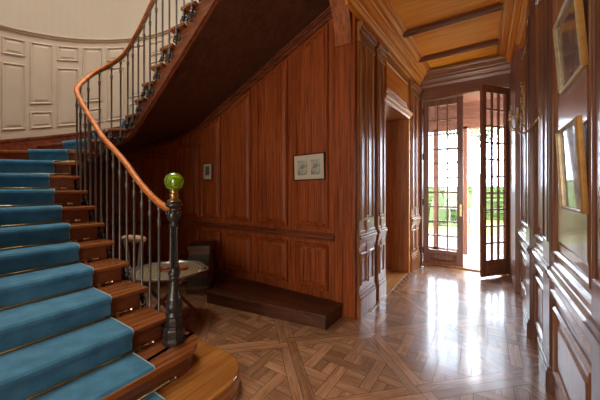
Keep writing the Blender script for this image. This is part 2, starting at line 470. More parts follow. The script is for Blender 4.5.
# thin moulding along the lower edge of the string
def sbot(t):
    k = int(t); f = t-k
    return max(.03, (ZT(k)-depth(k)-.02)*(1-f)+(ZT(k+1)-depth(k+1)-.02)*f)
# the side normal points into the well
def well_off(t, d):
    p = lerp2(INNER, t); e = lerp2(INNER, t+.05)-lerp2(INNER, max(0, t-.05)); e.normalize()
    nn = V((e.y, -e.x))          # right of travel = well side (stair turns right)
    return p+nn*d
bm = bmesh.new()
tube(bm, [(*well_off(2+i*.25, .012), sbot(2+i*.25)+.012) for i in range(int((NTOP-2)*4))], .013, 6)
obj('string_bead', bm, STRINGW, stair, smooth=True)
# soffit
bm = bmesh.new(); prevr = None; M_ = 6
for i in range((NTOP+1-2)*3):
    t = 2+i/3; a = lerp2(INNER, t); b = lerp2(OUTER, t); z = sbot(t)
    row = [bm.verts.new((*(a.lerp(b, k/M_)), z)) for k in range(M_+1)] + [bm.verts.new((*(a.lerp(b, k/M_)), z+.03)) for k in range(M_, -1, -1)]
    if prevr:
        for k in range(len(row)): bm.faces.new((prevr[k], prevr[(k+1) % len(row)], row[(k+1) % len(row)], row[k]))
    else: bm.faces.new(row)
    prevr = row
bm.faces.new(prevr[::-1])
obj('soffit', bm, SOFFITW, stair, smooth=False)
# upper landing floor that the flight arrives at
bm = bmesh.new(); box(bm, -1.70, -1.27, .9, YB, 4.12, 4.25); obj('landing', bm, SOFFITW, stair)
# wall-side skirting on the lower + curved flight is part of the wall (below)

# ------------------------------------------------------------------ carpet runner
runner = thing('stair_runner', (-3.0, .7, 0), 'blue wool stair runner held by brass rods on the wooden treads', 'carpet')
def cut(n):
    """inner/outer points of the runner on station n"""
    a, b = V(INNER[n]), V(OUTER[n]); w = (a-b).length
    ins = .235 if n < 9 else {9: .21, 10: .15, 11: .12, 12: .12, 13: .16}.get(n, .25)
    outs = .16 if n < 9 else {9: .28, 10: .45, 11: .6, 12: .62, 13: .5}.get(n, .3)
    d = (b-a).normalized()
    return a+d*ins, b-d*outs, d
bm = bmesh.new(); th = .012; rows = []
def side_of(n):
    a, b = V(INNER[n]), V(INNER[n+1]); A, B = V(OUTER[n]), V(OUTER[n+1])
    m = ((a+A)-(b+B)); m.normalize(); d = (a-A).normalized(); s = V((-d.y, d.x))
    return s if s.dot(m) > 0 else -s
# starts flat on the lowest platform
c0 = cut(1)
rows.append((c0[0]+V((.165, 0)), c0[1]+V((.165, 0)), ZT(0)+th)); rows.append((c0[0]+V((.03, 0)), c0[1]+V((.03, 0)), ZT(0)+th))
for n in range(1, 15):
    a, b, d = cut(n); s = side_of(n)
    rows.append((a+s*.024, b+s*.024, ZT(n-1)+th+.004))
    rows.append((a+s*.026, b+s*.026, ZT(n)-.05))
    for (o_, z_) in ((.040, -.035), (.047, -.018), (.044, -.002), (.032, th-.001), (.018, th)):
        rows.append((a+s*o_, b+s*o_, ZT(n)+z_))
    a2, b2, d2 = cut(n+1); s2 = side_of(n+1)
    rows.append((a2+s2*.026, b2+s2*.026, ZT(n)+th))
SEG = 10; prev = None
for a, b, z in rows:
    r = [bm.verts.new((*(a.lerp(b, k/SEG)), z)) for k in range(SEG+1)]
    if prev:
        for k in range(SEG): bm.faces.new((prev[k], prev[k+1], r[k+1], r[k]))
    prev = r
ro = obj('carpet', bm, CARPET, runner, smooth=False)
so = ro.modifiers.new('thick', 'SOLIDIFY'); so.thickness = .008; so.offset = 0
bm = bmesh.new(); tube(bm, [(r[0].x, r[0].y, r[2]+.003) for r in rows], .005, 5); obj('edge_binding', bm, PIPING, runner, smooth=True)
for n in range(1, 13):
    a, b, d = cut(n); s = side_of(n); z = ZT(n-1)+.026
    bm = bmesh.new(); A = a-d*.10+s*.040; B = b+d*.05+s*.040
    tube(bm, [(*A, z), (*B, z)], .0075, 8)
    rod = obj('stair_rod', bm, BRASS, runner, smooth=True)
    bm = bmesh.new(); e = -d
    tube(bm, [(*(A+e*q), z) for q in (0, .012, .016, .038, .042, .05)], 1, 8, rr=[.012, .012, .0085, .0085, .013, .011])
    obj('rod_end', bm, STEELR, rod)
    bm = bmesh.new(); cc = a-d*.045+s*.030; box(bm, cc.x-.02, cc.x+.012, cc.y-.013, cc.y+.013, z-.026, z+.012)
    obj('rod_clip', bm, STEELR, rod)

# ------------------------------------------------------------------ balustrade
bal = thing('balustrade', (-3.2, 1.5, 0), 'iron balustrade with slim bars under a curved wooden handrail along the stair', 'railing')
def smooth_path(P, m=5):
    out = []
    for i in range(len(P)-1):
        p0 = V(P[max(i-1, 0)]); p1 = V(P[i]); p2 = V(P[i+1]); p3 = V(P[min(i+2, len(P)-1)])
        for k in range(m):
            f = k/m
            out.append(.5*((2*p1)+(p2-p0)*f+(2*p0-5*p1+4*p2-p3)*f*f+(3*p1-p0-3*p2+p3)*f**3))
    out.append(V(P[-1])); return out
OFFW = .055
NW = V((-1.985, 1.25))
rail = [(NW.x+.03, NW.y+.01, 1.335), (-2.12, 1.262, 1.345), (-2.32, 1.272, 1.415), (-2.56, 1.278, 1.55), (-2.88, 1.28, 1.775)]
for n in range(6, NTOP+1):
    p = well_off(n, OFFW); rail.append((p.x, p.y, ZT(n)+(.865 if n < 13 else .865-.036*min(n-12, 4))))
RP = smooth_path(rail, 6)
def rail_z(x, y):
    best = min(RP, key=lambda p: (p.x-x)**2+(p.y-y)**2); return best.z
SECT = [(-1.0, .1), (-.95, .55), (-.6, .92), (0, 1.05), (.6, .92), (.95, .55), (1.0, .1), (.8, -.3), (.55, -.6), (0, -.65), (-.55, -.6), (-.8, -.3)]
bm = bmesh.new(); tube(bm, RP, .027, sect=SECT); obj('handrail', bm, RAILW, bal, smooth=True)
bm = bmesh.new(); tube(bm, [p-V((0, 0, .024)) for p in RP], .011, 4); obj('rail_core', bm, BAL, bal)
def bar_profile(h):
    r = .0100
    return [(r, 0), (r*1.9, .005), (r*1.9, .02), (r*1.1, .03), (r*1.7, .045), (r, .06), (r, h-.17), (r*1.7, h-.16), (r*1.2, h-.145), (r*1.9, h-.13), (r*1.0, h-.11),
            (r, h-.04), (r*1.8, h-.03), (r*1.2, h-.02), (r*1.6, h-.008), (r, h)]
def bracket_bm():
    """scroll bracket fixed to the string; local: x along the flight, y out of the string, z up"""
    bm = bmesh.new()
    pts = [(.0, 0, .05), (.0, .012, .0), (.0, .02, -.045)]
    tube(bm, pts, .011, 6)
    for sx in (1, -1):
        sp = []
        for k in range(13):
            a = k/12*1.6*PI; R_ = .030*(1-k/16)
            sp.append((sx*(.008+.024-R_*math.cos(a)), .010, -.035+R_*math.sin(a)))
        tube(bm, sp, .0065, 5)
    lathe(bm, [(.004, -.018), (.014, -.012), (.017, 0), (.014, .012), (.004, .018)], (0, 0, 0), 8, Matrix.Translation((0, .016, -.012)))
    lathe(bm, [(.003, -.03), (.009, -.02), (.011, -.01), (.004, 0)], (0, 0, 0), 8, Matrix.Translation((0, .016, -.055)))
    return bm
bme = bpy.data.meshes.new('bracket'); b_ = bracket_bm(); bmesh.ops.recalc_face_normals(b_, faces=b_.faces); b_.to_mesh(bme); b_.free()
bme.materials.append(IRON)
for p_ in bme.polygons: p_.use_smooth = True
def place_bars():
    t = 2.0; last = well_off(t, OFFW); acc = .135-.0; k = 0
    while t < NTOP-.02:
        t += .01; p = well_off(t, OFFW); acc += (p-last).length; last = p
        if acc >= .135:
            acc -= .135
            n = int(t); zf = ZT(n)-.10; zr = rail_z(p.x, p.y)-.028
            if t < 2.25: continue
            bm = bmesh.new(); lathe(bm, bar_profile(zr-zf), (p.x, p.y, zf), 8)
            obj('baluster', bm, BAL, bal, smooth=True)
            e = lerp2(INNER, t+.05)-lerp2(INNER, t-.05); ang = math.atan2(e.y, e.x)
            br = bpy.data.objects.new('bracket', bme); C.objects.link(br); br.parent = bal
            q = well_off(t, .040)
            br.location = V((q.x, q.y, zf-.01))-bal.location; br.rotation_euler = (0, 0, ang+PI); br.scale = (1.3, 1.3, 1.3)
            k += 1
    return k
print('bars', place_bars())

# ------------------------------------------------------------------ newel
zN = ZT(1)
newel = thing('newel_post', (NW.x, NW.y, zN), 'dark cast iron newel post with green glass ball standing on the rounded first step', 'newel post')
bm = bmesh.new()
lathe(bm, [(.086, 0), (.086, .03), (.076, .04), (.076, .10), (.070, .112), (.056, .125), (.062, .14), (.062, .18), (.050, .20)], (NW.x, NW.y, zN), 8)
obj('plinth', bm, IRON, newel, bevel=.004)
bm = bmesh.new()
lathe(bm, [(.048, .19), (.060, .202), (.060, .215), (.044, .228), (.052, .242), (.060, .265), (.060, .29), (.050, .315), (.054, .325), (.050, .335), (.042, .37), (.034, .42), (.029, .46), (.026, .478), (.038, .486), (.038, .496), (.030, .503), (.044, .515), (.044, .53), (.030, .54),
           (.036, .552), (.030, .57)], (NW.x, NW.y, zN), 16)
obj('baluster_vase', bm, IRON, newel, smooth=True)
bm = bmesh.new()                         # fluted shaft
R_ = []
for z, r in ((.57, .029), (.88, .025)):
    R_.append([bm.verts.new((NW.x+(r+(.005 if k % 2 else -.004))*math.cos(2*PI*k/24), NW.y+(r+(.005 if k % 2 else -.004))*math.sin(2*PI*k/24), zN+z)) for k in range(24)])
for k in range(24): bm.faces.new((R_[0][k], R_[0][(k+1) % 24], R_[1][(k+1) % 24], R_[1][k]))
bm.faces.new(R_[0][::-1]); bm.faces.new(R_[1]); obj('fluted_shaft', bm, IRON, newel)
bm = bmesh.new()
for k in range(0):                      # leaf wreath on the vase and the capital
    a = 2*PI*k/10
    for z0, r0, hh in ((.235, .048, .10), (.955, .044, .05)):
        M = Matrix.Translation((NW.x, NW.y, zN+z0)) @ Matrix.Rotation(a, 4, 'Z') @ Matrix.Translation((r0, 0, 0)) @ Matrix.Rotation(-.12 if z0 < .5 else .25, 4, 'Y')
        lathe(bm, [(.002, 0), (.012, .02), (.014, hh*.5), (.008, hh*.85), (.002, hh)], (0, 0, 0), 6, M)
bm.free()
for z0, r0, hh, tl in ((.235, .048, .10, -.12), (.955, .044, .05, .25)):
    bm = bmesh.new(); tube(bm, [(NW.x+(r0-.004)*math.cos(a*PI/12), NW.y+(r0-.004)*math.sin(a*PI/12), zN+z0+.01) for a in range(24)], .008, 6, closed=True)
    for k in range(10):
        M = Matrix.Translation((NW.x, NW.y, zN+z0)) @ Matrix.Rotation(2*PI*k/10, 4, 'Z') @ Matrix.Translation((r0, 0, 0)) @ Matrix.Rotation(tl, 4, 'Y')
        lathe(bm, [(.002, 0), (.012, .02), (.014, hh*.5), (.008, hh*.85), (.002, hh)], (0, 0, 0), 6, M)
    obj('leaf_ornament', bm, IRON, newel, smooth=True)
bm = bmesh.new()
lathe(bm, [(.025, .875), (.038, .885), (.038, .897), (.026, .905), (.034, .92), (.050, .945), (.056, .97), (.050, .995), (.030, 1.01), (.038, 1.022), (.060, 1.035), (.062, 1.05), (.048, 1.068)], (NW.x, NW.y, zN), 16)
obj('capital', bm, IRON, newel, smooth=True)
bm = bmesh.new()
lathe(bm, [(.045, 1.065), (.048, 1.078), (.030, 1.09), (.026, 1.10), (.036, 1.115), (.032, 1.13), (.022, 1.138), (.034, 1.15), (.030, 1.158)], (NW.x, NW.y, zN), 16)
obj('brass_mount', bm, BRASS, newel, smooth=True)
bm = bmesh.new(); cz = zN+1.222; RR = .070
rings = []
for i in range(1, 20):
    th_ = PI*i/20; row = []
    for k in range(48):
        lob = 1-.09*abs(math.sin(k/48*PI*12))*math.sin(th_)
        rr_ = RR*math.sin(th_)*lob
        row.append(bm.verts.new((NW.x+rr_*math.cos(2*PI*k/48), NW.y+rr_*math.sin(2*PI*k/48), cz-RR*math.cos(th_))))
    rings.append(row)
for a, b in zip(rings, rings[1:]):
    for k in range(48): bm.faces.new((a[k], a[(k+1) % 48], b[(k+1) % 48], b[k]))
bm.faces.new(rings[0][::-1]); bm.faces.new(rings[-1])
gb = obj('glass_ball', bm, GREEN, newel)
bm = bmesh.new(); bmesh.ops.create_uvsphere(bm, u_segments=24, v_segments=14, radius=.044, matrix=Matrix.Translation((NW.x, NW.y, cz)))
obj('amber_core', bm, YELLOWG, gb, smooth=True)

# ------------------------------------------------------------------ stair wall: dark wood below the flight, cream above
# path along the wall, s -> (x,y), arc length
def wall_pt(s):
    L1 = 1.4; L2 = PI*RO
    if s < L1: return V((CX+L1-s, YLOW)), V((0, 1))
    if s < L1+L2:
        a = (s-L1)/RO; return V((CX-RO*math.sin(a), CY-RO*math.cos(a))), V((math.sin(a), math.cos(a)))
    return V((CX+(s-L1-L2), YB)), V((0, -1))
L1 = 1.4; L2 = PI*RO; LT = L1+L2+(-1.27-CX)
# height of the stair at the wall as a function of s
tab = []
for n in range(0, 28):
    x, y = OUTER[n]
    if n <= 8: s = CX+L1-x
    elif n <= 15:
        a = math.atan2(-(x-CX), -(y-CY)); s = L1+RO*a
    else: s = L1+L2+(x-CX)
    tab.append((s, ZT(n), ZB(n)))
tab = sorted(tab)
def interp(s, k):
    if s <= tab[0][0]: return tab[0][k]
    for a, b in zip(tab, tab[1:]):
        if s <= b[0]: return a[k]+(b[k]-a[k])*(s-a[0])/max(1e-6, b[0]-a[0])
    return tab[-1][k]
def skirt(s):    # straight-ish line of the skirting top
    return sum(interp(s+d, 1) for d in (-.5, -.3, -.1, .1, .3, .5))/6+.12
def wl(s, z, h, shift=0.0):
    p, n = wall_pt(s); p = p+n*h; return V((p.x, p.y, z))
def wall_grid(bm, s0, s1, zlo, zhi, h0, h1, N):
    prev = None
    for i in range(N+1):
        s = s0+(s1-s0)*i/N; a, b = zlo(s), zhi(s)
        r = [bm.verts.new(wl(s, a, h0)), bm.verts.new(wl(s, b, h0)), bm.verts.new(wl(s, b, h1)), bm.verts.new(wl(s, a, h1))]
        if prev:
            for k in range(4): bm.faces.new((prev[k], prev[(k+1) % 4], r[(k+1) % 4], r[k]))
        else: bm.faces.new(r)
        prev = r
    bm.faces.new(prev[::-1])
TOPZ = 6.4
bm = bmesh.new(); wall_grid(bm, 0, LT, lambda s: 0, lambda s: TOPZ, -.14, -.004, 90)
sw = struct('wall_back', bm, MAHOG)
bm = bmesh.new(); wall_grid(bm, 0, LT, lambda s: skirt(s)-.01, lambda s: TOPZ, -.004, .004, 90)
obj('plaster_face', bm, CREAMP, sw)
bm = bmesh.new(); wall_grid(bm, 0, LT, lambda s: max(0, interp(s, 1)-.4), skirt, .004, .022, 90)
wall_grid(bm, 0, LT, lambda s: skirt(s)-.03, skirt, .022, .034, 90)
obj('stair_skirting', bm, MAHOGX, sw)
# cream panelling following the rise
HC = 1.47
bm = bmesh.new(); wall_grid(bm, 0, LT, lambda s: skirt(s), lambda s: skirt(s)+HC, .004, .014, 90)
obj('wainscot', bm, CREAM, sw)
bm = bmesh.new()
for lo, hi, h in ((HC-.02, HC+.012, .030), (HC+.012, HC+.036, .048), (HC+.036, HC+.05, .036), (0, .05, .026)):
    wall_grid(bm, 0, LT, lambda s: skirt(s)+lo, lambda s: skirt(s)+hi, .010, h, 90)
obj('dado_moulding', bm, CREAM, sw)
bm = bmesh.new()
fm = lambda u, v, h: wl(u, skirt(u)+v, .014+h)
CR = [(0, 0), (0, .012), (.012, .017), (.022, .004), (.030, -.002), (.062, .010), (.066, .010)]
for k in range(-9, 14):
    a = math.radians(68+12.5*k); s = L1+RO*a; w_ = .135
    if s < .3 or s > LT-.3: continue
    if k % 2 == 0:
        panel_rings(bm, rect(s-w_, s+w_, 1.13, 1.36), CR, fm, sub=5); panel_rings(bm, rect(s-w_, s+w_, .12, 1.02), CR, fm, sub=5)
    else:
        panel_rings(bm, rect(s-w_, s+w_, .47, 1.36), CR, fm, sub=5); panel_rings(bm, rect(s-w_, s+w_, .12, .36), CR, fm, sub=5)
obj('wainscot_panel', bm, CREAM, sw)
# dark panelling under the flight
fd = lambda u, v, h: V((u, YB-.002-h, v))
bm = bmesh.new()
cols = [(-2.09, -1.60), (-2.76, -2.21), (-3.40, -2.88), (-4.02, -3.54)]
def zsoff(x): return 3.675+.44*(x+1.61)
D2 = [(0, 0), (0, .020), (.010, .034), (.022, .034), (.030, .018), (.038, .004), (.048, .004), (.080, .022), (.085, .022)]
for x0, x1 in cols:
    panel_rings(bm, [(x0, 1.0), (x1, 1.0), (x1, zsoff(x1)-.17), (x0, zsoff(x0)-.17)], D2, fd)
    panel_rings(bm, rect(x0, x1, .24, .80), D2, fd)
fc = lambda u, v, h: wl(u, v, .002+h)
for k in range(3):
    s1 = L1+L2-.10-k*.62; s0 = s1-.48
    zs = min(interp(s0, 2), interp(s1, 2))-.15
    panel_rings(bm, rect(s0, s1, 1.0, zs), D2, fc, sub=5); panel_rings(bm, rect(s0, s1, .24, .80), D2, fc, sub=5)
obj('wall_panel', bm, MAHOG, sw)
bm = bmesh.new()
prof = [(0, -.05), (.014, -.05), (.018, -.03), (.030, -.018), (.034, 0), (.030, .012), (.016, .02), (.012, .04), (0, .045)]
extrude_profile(bm, prof, (-1.52, YB, .90), (-3.98, YB, .90), (0, -1, 0))
extrude_profile(bm, [(0, 0), (.02, 0), (.02, .12), (.008, .14), (0, .14)], (-1.27, YB, 0), (-3.98, YB, 0), (0, -1, 0))
wall_grid(bm, L1+L2-2.0, L1+L2, lambda s: .86, lambda s: .94, 0, .03, 20)
wall_grid(bm, L1+L2-2.0, L1+L2, lambda s: 0, lambda s: .13, 0, .02, 20)
obj('dado_rail', bm, MAHOGX, sw)
# raking cornice under the soffit
bm = bmesh.new()
P0 = V((-3.98, YB, zsoff(-3.98)-.01)); P1 = V((-1.47, YB, zsoff(-1.47)-.01))
for z0, z1, d in ((-.13, -.105, .018), (-.105, -.06, .010), (-.06, -.03, .03), (-.03, .0, .045)):
    vs = []
    A = [bm.verts.new((P0.x, YB-dd, P0.z+zz)) for dd, zz in ((0, z0), (d, z0), (d, z1), (0, z1))]
    B = [bm.verts.new((P1.x, YB-dd, P1.z+zz)) for dd, zz in ((0, z0), (d, z0), (d, z1), (0, z1))]
    for i in range(4): bm.faces.new((A[i], A[(i+1) % 4], B[(i+1) % 4], B[i]))
    bm.faces.new(A[::-1]); bm.faces.new(B)
obj('raking_moulding', bm, MAHOGX, sw)
# corner strip with the curved bracket carrying the ceiling edge
bm = bmesh.new(); box(bm, -1.50, -1.275, YB-.03, YB+.02, 0, 3.18)
box(bm, -1.275, -1.24, YB-.045, YB+.02, 0, 3.7)
cs = struct('trim_1', bm, MAHOG, bevel=.005)
bm = bmesh.new(); A = []; B = []
for i in range(13):
    a = i/12*PI/2; r1 = .80
    y = YB-.045-(r1-r1*math.cos(a)); z = 3.17+r1*math.sin(a)
    A.append((y, z))
poly = A+[(A[-1][0], A[-1][1]+.12), (YB+.02, A[-1][1]+.12), (YB+.02, 3.17)]
a_ = [bm.verts.new((-1.49, y, z)) for y, z in poly]; b_ = [bm.verts.new((-1.285, y, z)) for y, z in poly]
bm.faces.new(a_[::-1]); bm.faces.new(b_)
for i in range(len(poly)): bm.faces.new((a_[i], a_[(i+1) % len(poly)], b_[(i+1) % len(poly)], b_[i]))
obj('curved_bracket', bm, CURVW, cs)

# low wooden platform step against the panelled wall
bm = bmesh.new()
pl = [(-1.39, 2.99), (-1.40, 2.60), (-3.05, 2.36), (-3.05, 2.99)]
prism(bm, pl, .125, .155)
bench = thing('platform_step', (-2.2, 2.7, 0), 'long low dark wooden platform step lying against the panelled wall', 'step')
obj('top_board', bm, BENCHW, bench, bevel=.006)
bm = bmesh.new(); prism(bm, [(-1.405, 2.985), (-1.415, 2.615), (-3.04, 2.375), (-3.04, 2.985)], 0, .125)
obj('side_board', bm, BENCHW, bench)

# ------------------------------------------------------------------ small things under the stair
tc = V((-2.90, 1.76))
tb = thing('folding_table', (tc.x, tc.y, 0), 'folding table with crossed red-brown wooden legs beneath a large round tray', 'table')
M0 = Matrix.Translation((tc.x, tc.y, 0)) @ Matrix.Rotation(math.radians(35), 4, 'Z')
def bar(bm, a, b, w=.016, t=.011):
    a = M0 @ V(a); b = M0 @ V(b); tube(bm, [a, b], 1, sect=[(-w, -t), (w, -t), (w, t), (-w, t)], up=None)
for sy in (-1, 1):
    y = sy*.19; yi = sy*.165
    bm = bmesh.new(); bar(bm, (-.30, y, .01), (.24, y, .612)); obj('leg', bm, REDW, tb)
    bm = bmesh.new(); bar(bm, (.30, yi, .01), (-.24, yi, .612)); obj('leg', bm, REDW, tb)
for sx, yy in ((-1, .19), (1, .165)):
    bm = bmesh.new(); bar(bm, (sx*.24*-1, -yy, .602), (sx*.24*-1, yy, .602), .014, .014)
    bar(bm, (sx*.20, -yy, .10), (sx*.20, yy, .10), .010, .010); obj('cross_rail', bm, REDW, tb)
tray = thing('round_tray', (tc.x, tc.y, .626), 'large round pale tray with silver rim and handles on the folding table', 'tray')
def tray_mat():
    m, nt, b = new_mat('etched_pale_metal'); N = nt.nodes; L = nt.links
    tcn = N.new('ShaderNodeTexCoord'); w = N.new('ShaderNodeTexWave'); w.wave_type = 'RINGS'; w.rings_direction = 'Z'; w.inputs['Scale'].default_value = 9
    w.inputs['Distortion'].default_value = 6; w.inputs['Detail'].default_value = 4
    L.new(tcn.outputs['Object'], w.inputs['Vector']); r = N.new('ShaderNodeValToRGB')
    r.color_ramp.elements[0].color = (.22, .15, .08, 1); r.color_ramp.elements[1].color = (.50, .40, .25, 1)
    L.new(w.outputs['Fac'], r.inputs['Fac']); L.new(r.outputs['Color'], b.inputs['Base Color'])
    b.inputs['Metallic'].default_value = .35; b.inputs['Roughness'].default_value = .4
    return m
bm = bmesh.new()
lathe(bm, [(.10, .626), (.285, .626), (.363, .642), (.312, .656), (.376, .656), (.312, .636), (.29, .6201), (.10, .6201)][::-1], (tc.x, tc.y, 0), 48)
bm2 = bmesh.new(); lathe(bm2, [(.001, .623), (.345, .623), (.345, .632), (.001, .632)], (tc.x, tc.y, 0), 48)
obj('tray_plate', bm2, tray_mat(), tray); bm.free()
bm = bmesh.new()
pr = [(.338, .623), (.358, .636), (.376, .652), (.384, .654), (.380, .644), (.363, .626), (.348, .620)]
rg = [[bm.verts.new((tc.x+r*math.cos(2*PI*k/64), tc.y+r*math.sin(2*PI*k/64), z+.004*math.cos(8*2*PI*k/64)*(r > .37))) for r, z in pr] for k in range(64)]
for k in range(64):
    a, b = rg[k], rg[(k+1) % 64]
    for j in range(len(pr)): bm.faces.new((a[j], a[(j+1) % len(pr)], b[(j+1) % len(pr)], b[j]))
obj('rim', bm, SILV, tray, smooth=True)
for sg in (0, 1):
    a0 = math.radians(35+180*sg); bm = bmesh.new()
    pts = [(tc.x+(.376+.05*math.sin(PI*k/10))*math.cos(a0+(k/10-.5)*.55), tc.y+(.376+.05*math.sin(PI*k/10))*math.sin(a0+(k/10-.5)*.55), .652) for k in range(11)]
    tube(bm, pts, .009, 6); obj('handle', bm, SILV, tray, smooth=True)
cd = tc+V((-.02, .02))
for (dx, dy, lab, m_) in ((-.05, -.03, 'small red-brown wooden bowl, nearer one on the round tray', REDW), (.10, .10, 'small red-brown wooden dish at the far side of the round tray', MAHOG)):
    bm = bmesh.new(); lathe(bm, [(.02, 0), (.045, .008), (.056, .028), (.052, .028), (.040, .014), (.001, .010)], (cd.x+dx, cd.y+dy, .6325), 20)
    setp(obj('wooden_dish', bm, m_, smooth=True), lab, 'dish')
bm = bmesh.new(); Mx = Matrix.Translation((cd.x+.03, cd.y-.06, .645)) @ Matrix.Rotation(.7, 4, 'Z') @ Matrix.Rotation(PI/2, 4, 'Y')
lathe(bm, [(.003, -.09), (.008, -.08), (.007, .0), (.010, .03), (.006, .07), (.009, .09), (.003, .1)], (0, 0, 0), 10, Mx)
setp(obj('turned_handle', bm, REDW, smooth=True), 'short turned red wooden stick lying on the round tray', 'stick')

tb.scale = (1, 1, .935)
for o_t in C.objects:
    if o_t.parent is None and (o_t.name.startswith(('round_tray', 'wooden_dish', 'turned_handle'))): o_t.location.z -= .040
# pale object behind the bars
hx, hy = -3.47, 1.67
st = thing('towel_stand', (hx, hy, 0), 'small pale stand with a turned top bar and curved white legs behind the balusters', 'stand')
ang = math.radians(20); e = V((math.cos(ang), math.sin(ang), 0)); f_ = V((-e.y, e.x, 0)); o_ = V((hx, hy, 0))
bm = bmesh.new(); pts = [o_+e*(-.17+.34*k/12)+V((0, 0, .90)) for k in range(13)]
tube(bm, pts, 1, 12, rr=[.018, .034, .030, .040, .044, .046, .046, .046, .044, .040, .030, .034, .018]); obj('top_bar', bm, LINEN, st, smooth=True)
for sx in (-1, 1):
    bm = bmesh.new(); pts = []
    for k in range(15):
        t = k/14; pts.append(o_+e*(sx*(.12-.06*math.sin(t*PI)+.05*t*t))+V((0, 0, .88-.86*t)))
    tube(bm, pts, 1, 8, rr=[.024-.008*math.sin(PI*k/14) for k in range(15)]); obj('leg', bm, WHITEP, st, smooth=True)
bm = bmesh.new()
pts = [o_+e*(.07*math.cos(a))+V((0, 0, .62+.10*math.sin(a))) for a in [PI+PI*k/12 for k in range(13)]]
tube(bm, pts, .012, 8); tube(bm, [o_+e*(-.1)+V((0, 0, .2)), o_+e*(.1)+V((0, 0, .2))], .012, 8); obj('curved_brace', bm, WHITEP, st, smooth=True)
bm = bmesh.new(); tube(bm, [o_+f_*(-.16)+e*.15*-1+V((0, 0, .015)), o_+f_*(.16)-e*.15+V((0, 0, .015))], .016, 8)
tube(bm, [o_+f_*(-.16)+e*.15+V((0, 0, .015)), o_+f_*(.16)+e*.15+V((0, 0, .015))], .016, 8)
obj('foot', bm, WHITEP, st, smooth=True)

# tall pile of large books on the floor
zb = 0.0; bx, by = -3.52, 2.66; place = ['lowest', 'second', 'third', 'fourth', 'fifth', 'sixth', 'seventh', 'eighth', 'ninth', 'tenth', 'eleventh', 'topmost']
cols_ = [('dark brown', (.09, .04, .02)), ('reddish brown', (.16, .06, .03)), ('dark green', (.05, .06, .04)), ('tan brown', (.20, .11, .05))]
for i in range(12):
    hh = random.uniform(.050, .061); w_ = random.uniform(.135, .155); d_ = random.uniform(.185, .21); rz = math.radians(38+random.uniform(-5, 5))
    cn, cc = cols_[(i*7+i//3) % 4]
    lab = f'{cn} leather bound book, topmost of the tall pile on the floor' if i == 11 else f'{cn} leather bound book, {place[i]} from the floor in the tall pile'
    b = thing('leather_book', (bx, by, zb), lab, 'book', 'large books piled by the dark wall')
    M = Matrix.Translation((bx+random.uniform(-.006, .006), by+random.uniform(-.006, .006), zb)) @ Matrix.Rotation(rz, 4, 'Z')
    cm = plain('book_cover_'+cn.replace(' ', '_'), cc, .5, noise=.3, nscale=30)
    bm = bmesh.new(); box(bm, -w_, w_, -d_, d_, 0, .005, M); box(bm, -w_, w_, -d_, d_, hh-.0055, hh-.0005, M); box(bm, -w_, w_, -d_, -d_+.006, .005, hh-.0055, M)
    for rx in (-.6, -.2, .2, .6): box(bm, rx*w_-.004, rx*w_+.004, -d_-.003, -d_, .002, hh-.003, M)
    obj('cover', bm, cm, b)
    bm = bmesh.new(); box(bm, -w_+.006, w_-.006, -d_+.006, d_-.005, .005, hh-.0055, M)
    obj('pages', bm, plain('aged_pages', (.27, .20, .13), .8, noise=.2, nscale=60), b); zb += hh

# pictures on the panelled wall
def wall_picture(name, x0, x1, z0, z1, lab, art, tilt=0.0, fw=.012, matw=.035, frame=BLACKF):
    t = thing(name, ((x0+x1)/2, YB-.038, z0), lab, 'picture')
    cxx, czz = (x0+x1)/2, (z0+z1)/2
    M = Matrix.Translation((cxx, YB-.040, czz)) @ Matrix.Rotation(tilt, 4, 'Y')
    w_, h_ = (x1-x0)/2, (z1-z0)/2
    bm = bmesh.new()
    panel_rings(bm, rect(-w_, w_, -h_, h_), [(0, -.012), (0, .012), (fw*.5, .017), (fw, .010), (fw, .002)], lambda u, v, h: M @ V((u, -h, v)), fill=False)
    obj('frame', bm, frame, t)
    bm = bmesh.new(); box(bm, -w_+fw*.8, w_-fw*.8, -.004, .004, -h_+fw*.8, h_-fw*.8, M); obj('mount', bm, MATB, t)
    return t, M
t, M = wall_picture('framed_engraving', -2.09, -1.63, 1.60, 1.93, 'cream mounted engraving of two scenes in a thin frame on the panelled wall', ETCH, math.radians(-1.5))
for u0, u1 in ((-.165, -.02), (.035, .165)):
    bm = bmesh.new(); box(bm, u0, u1, -.0065, -.003, -.10, .085, M); obj('print', bm, ETCH, t)
t, M = wall_picture('framed_portrait', -3.93, -3.71, 1.63, 1.91, 'small upright portrait print in cream mount, left on the panelled wall', PHOTO)
bm = bmesh.new(); box(bm, -.05, .05, -.0065, -.003, -.06, .085, M); obj('print', bm, PHOTO, t)

